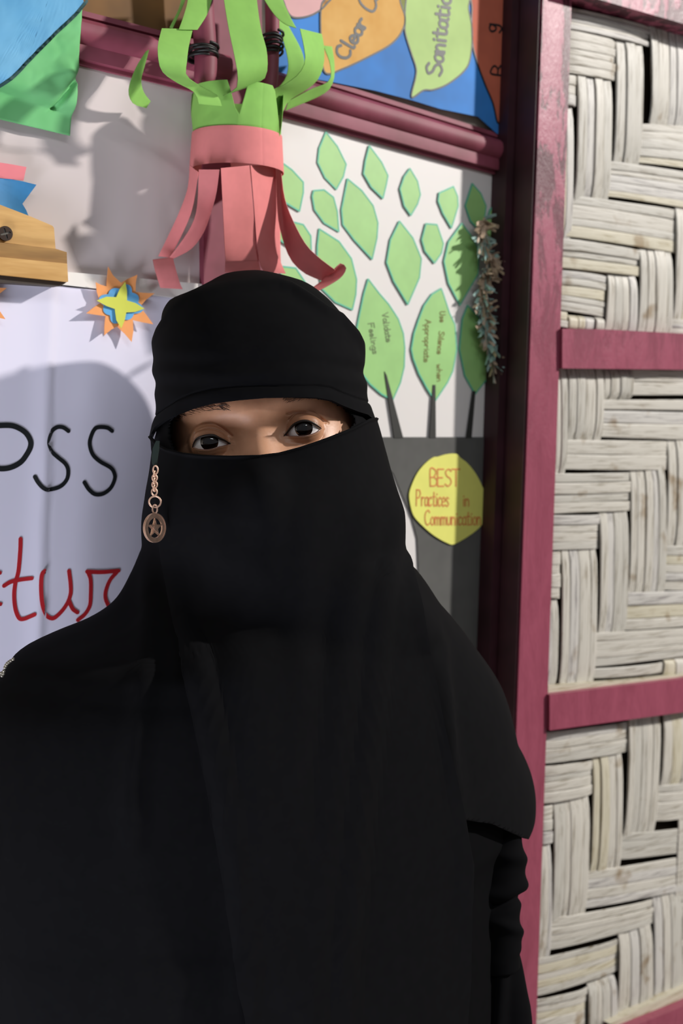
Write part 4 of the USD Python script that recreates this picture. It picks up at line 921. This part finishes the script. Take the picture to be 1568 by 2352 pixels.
# ------------------------------------------------------------------ clothing: base drape fitted to the outline
SIL_L = [(625, 575), (628, 545), (632.5, 519), (641, 500), (653, 481), (678, 435), (701, 387), (734, 371), (770, 362), (795, 352.5), (837, 350.5), (887, 355.5), (944, 358), (990, 359), (1032, 349), (1078, 343), (1136, 333), (1212, 325), (1253, 326), (1277, 318), (1330, 294), (1375, 269), (1400, 245), (1432, 196), (1457, 143), (1466, 102), (1487, 61), (1502, 24), (1528, 0), (1600, -45), (1750, -85), (2000, -110), (2400, -130), (2700, -150)]
SIL_R = [(625, 612), (628, 630), (636, 664), (648, 703), (673, 741), (711, 779), (745, 802), (772, 817.5), (791, 827), (822, 836.5), (845, 837), (883, 842), (929, 850), (960, 862), (979, 870), (1025, 885), (1059, 894), (1109, 905), (1185, 917), (1243, 920), (1266, 922), (1296, 944), (1348, 983), (1400, 1017), (1470, 1074), (1520, 1113), (1562, 1143), (1598, 1163), (1659, 1179), (1712, 1187), (1756, 1208), (1801, 1224), (1849, 1231), (1882, 1230), (1902, 1222), (1930, 1200), (2000, 1190), (2400, 1190), (2700, 1190)]
sm = lambda y, a, b: float(np.clip((y - a) / (b - a), 0, 1) ** 2 * (3 - 2 * np.clip((y - a) / (b - a), 0, 1)))
_iL = lambda y: np.interp(y, [735, 800, 955, 985], [0, 10, 10, 0])
_iR = lambda y: np.interp(y, [755, 800, 950, 1000, 1240, 1310], [0, 11, 11, 16, 16, 0])
SIL_L = [(y, x + _iL(y)) for y, x in SIL_L]; SIL_R = [(y, x - _iR(y)) for y, x in SIL_R]
def fit_loft(SL, SR, rows, dc, phi, bf, bb, nth=220, cx=None, iters=30, order_f=lambda y: 2.0):
    """rings in horizontal planes whose outline meets the traced left and right edges"""
    th = np.linspace(0, 2 * np.pi, nth, endpoint=False)
    from scipy.interpolate import PchipInterpolator
    fL_, fR_ = PchipInterpolator(*zip(*SL)), PchipInterpolator(*zip(*SR))
    fL = lambda y: fL_(np.clip(y, SL[0][0], SL[-1][0])); fR = lambda y: fR_(np.clip(y, SR[0][0], SR[-1][0]))
    L, R = fL(rows), fR(rows)
    V = np.zeros((len(rows), nth, 3))
    for i, y in enumerate(rows):
        d, p, f_, b_ = dc(y), phi(y), bf(y), bb(y)
        c = at((L[i] + R[i]) / 2 if cx is None else cx(y, (L[i] + R[i]) / 2), y, d); a = max(2e-4, (R[i] - L[i]) / 2 * d / FPX)
        e1 = np.array([math.cos(p), math.sin(p), 0]); e2 = np.array([math.sin(p), -math.cos(p), 0])
        sh_ = 0.0; order = order_f(y)
        for _ in range(iters):
            ct, st = np.cos(th), np.sin(th)
            bx = np.where(st > 0, f_, b_)
            P = c + e1 * sh_ + np.multiply.outer(a * np.sign(ct) * np.abs(ct) ** (2 / order), e1) + np.multiply.outer(bx * np.sign(st) * np.abs(st) ** (2 / order), e2)
            px, py, _ = proj(P)
            if y > 1000:                                      # the near shoulder shows lower in the picture than the far one
                l_, r_ = float(fL(y + (py[np.argmin(px)] - y) * sm(y, 1000, 1200))), float(fR(y + (py[np.argmax(px)] - y) * sm(y, 1000, 1200)))
            else: l_, r_ = L[i], R[i]
            g_ = 0.3 if y > 1000 else 0.9
            w = px.max() - px.min(); a *= np.clip((r_ - l_) / max(w, 1e-6), 0.7, 1.4) ** g_; sh_ += ((r_ + l_) / 2 - (px.max() + px.min()) / 2) * d / FPX * g_
        V[i] = P
    return V, th
sm_ = lambda y, a, b: float(np.clip((y - a) / (b - a), 0, 1) ** 2 * (3 - 2 * np.clip((y - a) / (b - a), 0, 1)))
PHB = math.atan2(0.25, 0.342)
def hs(y): return math.sqrt(max(1e-4, 1 - (max(0, 985 - y) / 362) ** 2.3))
rows = np.concatenate([np.array([623.6, 624.5, 626, 628, 631, 635, 640]), np.arange(646, 2760, 6.0)])
base, TH = fit_loft(SIL_L, SIL_R, rows,
    cx=lambda y, m: m + (612 - m) * sm(y, 1120, 1220), dc=lambda y: 0.85 + 0.010 * sm(y, 1150, 1450),
    phi=lambda y: PHB * sm(y, 1120, 1480),
    bf=lambda y: 0.117 * hs(y) + 0.012 * sm(y, 1000, 1150) + 0.006 * sm(y, 1200, 1600),
    bb=lambda y: 0.088 * hs(y) - 0.004 * sm(y, 1100, 1400),
    order_f=lambda y: 2.0 + 0.6 * sm(y, 640, 860) * (1 - sm(y, 1060, 1300)))
def fbm2(P, k, seed): return meshkit.fbm(P * k, 3, seed) - 0.5
NRM = None
def normals(V):
    dt = np.roll(V, -1, 1) - np.roll(V, 1, 1); dr = np.gradient(V, axis=0)
    n = np.cross(dr, dt); n /= np.maximum(np.linalg.norm(n, axis=-1, keepdims=True), 1e-12)
    c = V.mean(1, keepdims=True); s = np.sign(((V - c) * n).sum(-1, keepdims=True)); s[s == 0] = 1
    return n * s
BN = normals(base)
FOLDS = [  # pixel polyline, width px, height m
    ([(905, 1060), (880, 1250), (850, 1450), (830, 1650), (800, 1900), (770, 2200)], 26, 0.0055),
    ([(850, 1120), (812, 1300), (770, 1600), (735, 1900), (700, 2300)], 34, 0.0045),
    ([(930, 1290), (960, 1420), (1005, 1600), (1040, 1800), (1060, 2100)], 24, 0.004),
    ([(980, 1380), (1010, 1480), (1020, 1640)], 20, 0.004),
    ([(375, 1060), (392, 1230), (425, 1420), (470, 1600), (520, 1850), (560, 2200)], 22, 0.004),
    ([(330, 1240), (340, 1420), (330, 1600), (300, 1800)], 26, 0.004),
    ([(610, 1070), (600, 1250), (590, 1500), (610, 1800)], 60, 0.004),
    ([(500, 1060), (520, 1300), (560, 1700), (600, 2100)], 40, 0.003),
    ([(700, 1080), (690, 1300), (670, 1700), (650, 2200)], 40, 0.003)]
def fold_h(px, py):
    h = np.zeros_like(px)
    for pts, w, a in FOLDS:
        q = np.array(pts); x = np.interp(py, q[:, 1], q[:, 0])
        h += a * np.exp(-((px - x) / w) ** 2) * np.clip((py - q[0, 1]) / 120, 0, 1) * np.clip((q[-1, 1] + 200 - py) / 150, 0, 1)
    return h
from scipy.ndimage import gaussian_filter1d
_sm = gaussian_filter1d(base, 2.0, axis=0); _w = np.clip((rows - 1290) / 60, 0, 1)[:, None, None]
base = base * (1 - _w) + _sm * _w
_w = (np.clip((rows - 1440) / 60, 0, 1) * np.clip((1780 - rows) / 60, 0, 1))[:, None, None]
base = base * (1 - _w) + gaussian_filter1d(base, 8.0, axis=0) * _w
bpx, bpy, _ = proj(base)
front = np.sin(TH)[None] > 0.02
fh = np.where(front, fold_h(bpx, bpy) * np.clip(np.sin(TH)[None] * 3, 0, 1), 0)
wr_ = 0.0022 * fbm2(base * np.array([1, 1, 0.35]), 22, 4) * np.clip((bpy - 1000) / 300, 0, 1)
base = base + BN * (fh + wr_)[..., None]
BN = normals(base)
def sample(v, th):
    """point and normal of the drape at fractional row v and angle th"""
    v = np.clip(v, 0, len(rows) - 1.001); i = v.astype(int); f = (v - i)[..., None]
    tt = (th % (2 * np.pi)) / (2 * np.pi) * len(TH); j = tt.astype(int) % len(TH); g = (tt - np.floor(tt))[..., None]; j2 = (j + 1) % len(TH)
    def s(A): return (A[i, j] * (1 - g) + A[i, j2] * g) * (1 - f) + (A[i + 1, j] * (1 - g) + A[i + 1, j2] * g) * f
    n = s(BN); return s(base), n / np.linalg.norm(n, axis=-1, keepdims=True)
def cross_row(curve, th, from_row=0):
    """row at which the drape's column th meets a pixel curve y = c(x)"""
    cx, cy = np.array(curve).T; vv = np.linspace(0, len(rows) - 1.01, 1600)
    P, _ = sample(np.broadcast_to(vv, (len(th), 1600)).copy(), np.broadcast_to(th[:, None], (len(th), 1600)).copy())
    px, py, _ = proj(P); s = py - np.interp(px, cx, cy)
    k = np.argmax((s > 0) & (np.arange(1600) > 5), axis=1); k = np.where((s > 0).any(1), k, 1599)
    a = np.maximum(k - 1, 0); r = np.arange(len(th)); t = np.clip(-s[r, a] / np.where(np.abs(s[r, k] - s[r, a]) < 1e-9, 1, s[r, k] - s[r, a]), 0, 1)
    return vv[a] + (vv[k] - vv[a]) * t
def patch(top, bot, th0, th1, nth, nv, off, hem=0.004, vals=None, trim=None):
    """a panel of cloth lying off the drape between two pixel curves, with turned-in hems"""
    th = np.linspace(th0, th1, nth)
    vt = cross_row(top, th) if not np.isscalar(top) else np.full(nth, float(top))
    vb = cross_row(bot, th) if not np.isscalar(bot) else np.full(nth, float(bot))
    t = np.linspace(0, 1, nv)[:, None]
    v = vt[None] + (vb - vt)[None] * t; T = np.broadcast_to(th[None], v.shape)
    P, N = sample(v, T.copy()); px, py, _ = proj(P)
    o = off(px, py) if callable(off) else off
    Q = P + N * np.broadcast_to(o, v.shape)[..., None]
    return sheet(Q[:, ::-1] if np.cross(Q[0, 1] - Q[0, 0], Q[1, 0] - Q[0, 0]) @ N[0, 0] < 0 else Q, hem), (Q, px, py)

# scarf: the whole drape, open in front of the eyes; its right hem ends over the elbow
HEM = [(900, 1880), (1071, 1884), (1130, 1893), (1204, 1926), (1300, 1945)]
def scarf_mesh():
    rmax = int(np.searchsorted(rows, 2620))
    P = base[:rmax].copy()
    gx, gy, _ = proj(P)
    r0 = int(np.searchsorted(rows, 1886))
    cutrow = np.full(len(TH), 10 ** 6)
    for j in range(len(TH)):
        if math.cos(TH[j]) > -0.3 and gx[r0, j] > 1072:
            hy = np.interp(gx[:, j], *zip(*HEM)); k = int(np.argmax(gy[:, j] > hy))
            a = P[k - 1, j].copy(); b = P[k, j].copy(); t = (hy[k - 1] - gy[k - 1, j]) / ((gy[k, j] - gy[k - 1, j]) - (hy[k] - hy[k - 1]))
            P[k:, j] = a + (b - a) * np.clip(t, 0.02, 1); cutrow[j] = k
    v, f = grid_mesh(P, closed_u=True)
    vrow, vcol = np.divmod(np.arange(len(v)), len(TH))
    over = vrow > cutrow[vcol]
    px, py, _ = proj(v); frontv = np.tile(np.sin(TH) > 0, rmax)
    hole = Polygon([(390, 962), (415, 946), (450, 932), (492, 922), (550, 914), (607, 909), (665, 908), (722, 911), (760, 917), (790, 934), (814, 955), (819, 972), (798, 990), (760, 1006), (722, 1021), (683, 1036), (637, 1052), (595, 1060), (534, 1059), (473, 1056), (431, 1050), (402, 1038), (389, 1015), (387, 985)])
    import shapely
    cen_x, cen_y, cf = px[f].mean(1), py[f].mean(1), frontv[f].all(1)
    kill = cf & shapely.contains_xy(hole, cen_x, cen_y)
    cut = cutrow[vcol]; flat = vrow >= cut
    kill |= flat[f].all(1) | (over[f].any(1) & (cut[f] > 10 ** 5).any(1))
    f = f[~kill]
    m = trimesh.Trimesh(v, f, process=False); m.remove_unreferenced_vertices()
    n = np.zeros_like(m.vertices); nn = normals(base[:rmax]).reshape(-1, 3); idx = np.unique(f); n = nn[idx]
    e = np.sort(m.edges, 1); u_, cnt = np.unique(e, axis=0, return_counts=True)
    be = {tuple(x) for x in u_[cnt == 1]}
    Nn = len(m.vertices); V = np.vstack([m.vertices, m.vertices - n * 0.0015]); F = [m.faces, m.faces[:, ::-1] + Nn]
    side_f = []
    for tri in m.faces:
        for a, b in ((0, 1), (1, 2), (2, 0)):
            if tuple(sorted((tri[a], tri[b]))) in be: side_f += [[tri[b], tri[a], tri[a] + Nn], [tri[b], tri[a] + Nn, tri[b] + Nn]]
    return trimesh.Trimesh(V, np.vstack(F + [np.array(side_f)]), process=False)
obj('head_scarf', scarf_mesh(), M_black, person, smooth=True)
BAND_TOP = [(340, 800), (356, 790), (370, 757), (396.5, 715), (431, 684), (481, 663), (534, 653), (588, 650), (637.6, 651), (664, 661), (702.7, 686), (741, 714), (775, 731), (806, 765), (826, 800), (850, 830)]
BAND_BOT = [(340, 1014), (357, 1006), (368, 984), (389, 968), (415.7, 953), (450, 939.5), (492, 929), (549.6, 921.5), (607, 916.5), (664.5, 915.4), (722, 917.5), (752.5, 923.5), (779, 937), (810, 950), (833, 957), (846, 968), (858, 990), (880, 1000)]
def band_off(px, py):
    b = np.interp(px, *zip(*BAND_BOT)); seam = b - 30 - 4 * np.sin(px / 60)
    wr2 = 0.0008 * np.sin((py - 0.10 * px) / 9.0 + 1.5 * np.sin(px / 90)) * np.exp(-((py - 860) / 60) ** 2)
    return 0.0032 - 0.0010 * np.exp(-((py - seam) / 2.2) ** 2) + 0.0007 * np.clip((py - seam) / 10, 0, 1) + wr2 + 0.0034 * np.exp(-((py - np.interp(px, *zip(*BAND_TOP)) - 8) / 12) ** 2) * np.clip((px - 560) / 120, 0.25, 1)
bm_, _ = patch(BAND_TOP, BAND_BOT, -0.25, math.pi + 0.25, 260, 110, band_off, 0.0022)
obj('headband', bm_, M_black, person, smooth=40)
VEIL_TOP = [(340, 990), (352, 1000), (360, 1004.5), (373.6, 1020), (396.5, 1034), (431, 1044), (473, 1049.7), (534, 1052.7), (595.5, 1053.5), (637.6, 1046), (683.5, 1030.5), (722, 1015), (760, 1000), (798, 984.6), (833, 967), (863.5, 961), (880, 962)]
V_LEFT = [(985, 358), (1015, 362), (1100, 370), (1230, 385), (1420, 422), (1600, 468), (1850, 520), (2100, 560), (2700, 640)]
V_RIGHT = [(950, 862), (963, 870), (1025, 884), (1109, 904), (1185, 916), (1250, 921), (1350, 955), (1500, 985), (1640, 1020), (1800, 1050), (1900, 1066), (2150, 1060), (2352, 1042), (2700, 1010)]
def th_at(edge, v):
    """angle on the front of row v whose pixel x is the edge's"""
    tt = np.linspace(-0.05, math.pi + 0.05, 300)
    P, _ = sample(np.full(300, v), tt); px, py, _ = proj(P)
    x = np.interp(np.median(py) if False else np.interp(v, np.arange(len(rows)), rows), *zip(*edge))
    i0, i1 = np.argmax(px), np.argmin(px)
    seg = slice(min(i0, i1), max(i0, i1) + 1); xs = px[seg][::-1]; ts = tt[seg][::-1]
    return float(np.interp(x, xs, ts))
def veil_mesh():
    nth, nv = 240, 300
    rtop = int(np.searchsorted(rows, 940)); rbot = int(np.searchsorted(rows, 2640))
    vv = np.linspace(rtop, rbot, 90)
    tl = np.array([th_at(V_LEFT, v) for v in vv]); tr = np.array([th_at(V_RIGHT, v) for v in vv])
    jj = np.linspace(0, 1, nth)
    colT = lambda v: np.interp(v, vv, tr)[..., None] * 1.0
    # for each column fraction, walk down the drape and find where the slot's lower edge is met
    w = np.linspace(rtop, rbot, 700)
    TT = np.interp(w, vv, tr)[:, None] * (1 - jj)[None] + np.interp(w, vv, tl)[:, None] * jj[None]
    WW = np.broadcast_to(w[:, None], TT.shape).copy()
    P, _ = sample(WW, TT); px, py, _ = proj(P); s = py - np.interp(px, *zip(*VEIL_TOP))
    k = np.argmax(s > 0, axis=0); a = np.maximum(k - 1, 0); c = np.arange(nth)
    t = np.clip(-s[a, c] / np.where(np.abs(s[k, c] - s[a, c]) < 1e-9, 1, s[k, c] - s[a, c]), 0, 1); vt = w[a] + (w[k] - w[a]) * t
    q = np.linspace(0, 1, nv)[:, None] ** 1.25
    V_ = vt[None] + (rbot - vt)[None] * q
    T_ = np.interp(V_, vv, tr) * (1 - jj)[None] + np.interp(V_, vv, tl) * jj[None]
    P, N = sample(V_, T_); px, py, _ = proj(P)
    o = 0.0048 + 0.0035 * np.clip((py - 1100) / 500, 0, 1) + 0.0014 * np.exp(-((py - np.interp(px, *zip(*VEIL_TOP)) - 4) / 3.0) ** 2)
    # the tip of the nose lifts the cloth
    o = o + 0.010 * np.exp(-((px - 600) / 55) ** 2 - ((py - 1135) / 70) ** 2) + 0.003 * np.exp(-((px - 600) / 110) ** 2) * np.clip((py - 1060) / 80, 0, 1) * np.exp(-((py - 1200) / 260) ** 2)
    Q = P + N * o[..., None]
    return sheet(Q[:, ::-1] if np.cross(Q[0, 1] - Q[0, 0], Q[1, 0] - Q[0, 0]) @ N[0, 0] < 0 else Q, 0.0022)
obj('face_veil', veil_mesh(), M_black, person, smooth=40)

# gown under the cape, down to the floor
def gown_mesh():
    i0 = int(np.searchsorted(rows, 1330)); i1 = int(np.searchsorted(rows, 2600))
    P = base[i0:i1] - BN[i0:i1] * 0.010
    z0 = P[-1, :, 2].mean(); ring = P[-1]; c = ring.mean(0); ext = []
    for k, z in enumerate(np.linspace(z0 - 0.02, 0.015, 24)):
        t = (k + 1) / 24; r = c + (ring - c) * (1 + 0.12 * t) + FW * 0.02 * t
        r = r + normals(np.stack([ring, ring + [0, 0, -0.01]]))[0] * (0.008 * np.sin(TH * 14 + 1.5 * np.sin(TH * 3)) * t)[:, None]
        r[:, 2] = z
        # keep clear of the wall behind
        d = (r - W0) @ WN; r = r + WN * np.maximum(0, 0.014 - d)[:, None]
        ext.append(r)
    P = np.concatenate([P, np.array(ext)])
    d = (P - W0) @ WN; P = P + WN * np.maximum(0, 0.012 - d)[..., None]
    P2 = np.concatenate([P, P[:, :1]], axis=1)
    return sheet(P2, 0.0015)
obj('gown', gown_mesh(), M_black2, person, smooth=True)
def sleeve(SL, SR, rws, name, d, bfv, fold):
    V, th = fit_loft(SL, SR, rws, dc=lambda y: d, phi=lambda y: PHB, bf=lambda y: bfv, bb=lambda y: bfv * 0.8, nth=72)
    n = normals(V); px, py, _ = proj(V)
    V = V + n * fold(px, py)[..., None]
    V = np.concatenate([V, V[:, :1]], axis=1)
    obj(name, sheet(V, 0.0015), M_black2, person, smooth=True)
SRl = [(1500, 1110), (1600, 1155), (1780, 1130), (1830, 1180), (1880, 1204), (1916, 1202), (1967, 1206), (2015, 1210), (2050, 1207), (2072, 1203), (2100, 1198), (2129, 1197), (2150, 1200), (2177, 1202), (2184, 1198)]
SLl = [(1780, 1060), (1860, 1000), (2000, 985), (2184, 985)]
def sfold(px, py):
    a = 2060 + 22 * np.sin((px - 1075) / 40.0); b = 2150 - 18 * np.cos((px - 1080) / 60.0); c = 1960 + 0.12 * (px - 1100)
    return 0.003 * np.exp(-((py - a + 22) / 16) ** 2) - 0.005 * np.exp(-((py - a - 4) / 9) ** 2) + 0.003 * np.exp(-((py - b + 18) / 14) ** 2) + 0.003 * np.exp(-((py - c) / 18) ** 2) - 0.0015
sleeve(SLl, SRl, np.arange(1862, 2186, 5.0), 'sleeve', 0.905, 0.046, sfold)
SRu = [(2100, 1192), (2183, 1197), (2210, 1200), (2290, 1206), (2352, 1214), (2600, 1228), (2800, 1225)]
SLu = [(2100, 1000), (2183, 1005), (2352, 1010), (2800, 1015)]
sleeve(SLu, SRu, np.arange(2120, 2790, 12.0), 'under_sleeve', 0.905, 0.040, lambda px, py: 0.003 * np.sin((px - 1100) / 11.0 + py / 140))

# beaded trim on the shoulder
tr_ = []
for (x, y) in Z(13.067, 0, 1480, [(395, 445), (325, 490), (270, 530), (220, 570), (180, 625), (150, 690), (120, 795), (100, 880), (45, 860), (60, 940), (-40, 900), (-90, 960)]):
    s = trimesh.creation.icosphere(2, 0.0011); s.apply_translation(at(x, y, 0.740)); tr_.append(s)
obj('bead_trim', join(tr_), M_bead, person, smooth=True, label='pale bead trim on the shoulder seam')

# pendant hanging from the veil's side tie
pen = thing('star_pendant', label='rose gold star medallion on a short chain beside the veil', cat='pendant')
Zq = lambda x, y: (320 + x / 8.708, 1000 + y / 8.708)
bpx, bpy, bz = proj(base)
def dep(px, py, lift=0.006):
    fr_ = np.broadcast_to(np.sin(TH)[None] > -0.1, bpx.shape); i = np.argmin(np.where(fr_, (bpx - px) ** 2 + (bpy - py) ** 2, 1e12)); return bz.ravel()[i] - lift
PD = min(dep(362, 1150), dep(362, 1060), 0.815) - 0.024
def link(cx, cy, w, h, ry, r=0.00055):
    c = at(*Zq(cx, cy), PD); a = np.linspace(0, 2 * np.pi, 28, endpoint=False); k = PD / FPX / 8.708
    u_ = CR * math.cos(ry) + _F * math.sin(ry)
    return tubem(c + np.multiply.outer(np.cos(a) * w * k / 2, u_) + np.multiply.outer(np.sin(a) * h * k / 2, CU), r, 7, closed=True)
tab = np.array([[at(*Zq(x, y), PD + 0.001) for x, y in r] for r in ([(330, 110), (400, 110)], [(265, 260), (395, 270)], [(245, 420), (370, 430)], [(250, 560), (350, 570)], [(285, 625), (345, 630)])])
obj('tie_tab', sheet(tab[:, ::-1], 0.001), M_tab, pen, label='dark green cloth tab')
for (x, y, w, h, r_) in ((322, 690, 95, 165, 0.15), (308, 775, 70, 120, 1.1), (306, 850, 95, 125, 0.2), (306, 920, 70, 120, 1.1), (306, 985, 100, 130, 0.1), (304, 1060, 70, 120, 1.1), (300, 1130, 105, 140, 0.2)):
    obj('chain_link', link(x, y, w, h, r_), M_gold, pen, smooth=True)
obj('jump_ring', link(312, 1330, 236, 225, 0.1, 0.0006), M_gold, pen, smooth=True)
obj('bail', link(312, 1475, 95, 170, 0.25, 0.0006), M_gold, pen, smooth=True)
mc = at(*Zq(306, 1850), PD); kk = PD / FPX / 8.708; RM = 295 * kk
mang = math.radians(54); mu = CR * math.cos(mang) + _F * math.sin(mang); mn = np.cross(mu, CU)
def med(poly, t0, t1):
    m = trimesh.creation.extrude_polygon(poly, t1 - t0, engine='earcut'); v = m.vertices
    r = trimesh.Trimesh(mc + np.multiply.outer(v[:, 0], mu) + np.multiply.outer(v[:, 1], CU) + np.multiply.outer(v[:, 2] + t0, mn), m.faces, process=False); return r
disc = Point(0, 0).buffer(RM, quad_segs=16)
hole_ = Point(0, 0).buffer(RM * 0.67, quad_segs=16)
md = obj('medallion_ring', join([med(disc.difference(hole_), -0.0006, 0.0006), med(disc.difference(Point(0, 0).buffer(RM * 0.93, quad_segs=16)), -0.0009, 0.0009)]), M_gold, pen)
st = Polygon([(RM * 0.70 * (1 if i % 2 == 0 else 0.40) * math.sin(i * math.pi / 5), RM * 0.70 * (1 if i % 2 == 0 else 0.40) * math.cos(i * math.pi / 5)) for i in range(10)])
obj('star', join([med(st, -0.0005, 0.0005), med(st.buffer(-RM * 0.07), -0.001, 0.001), med(Point(0, 0).buffer(RM * 0.2), -0.0013, 0.0013)]), M_gold, md)
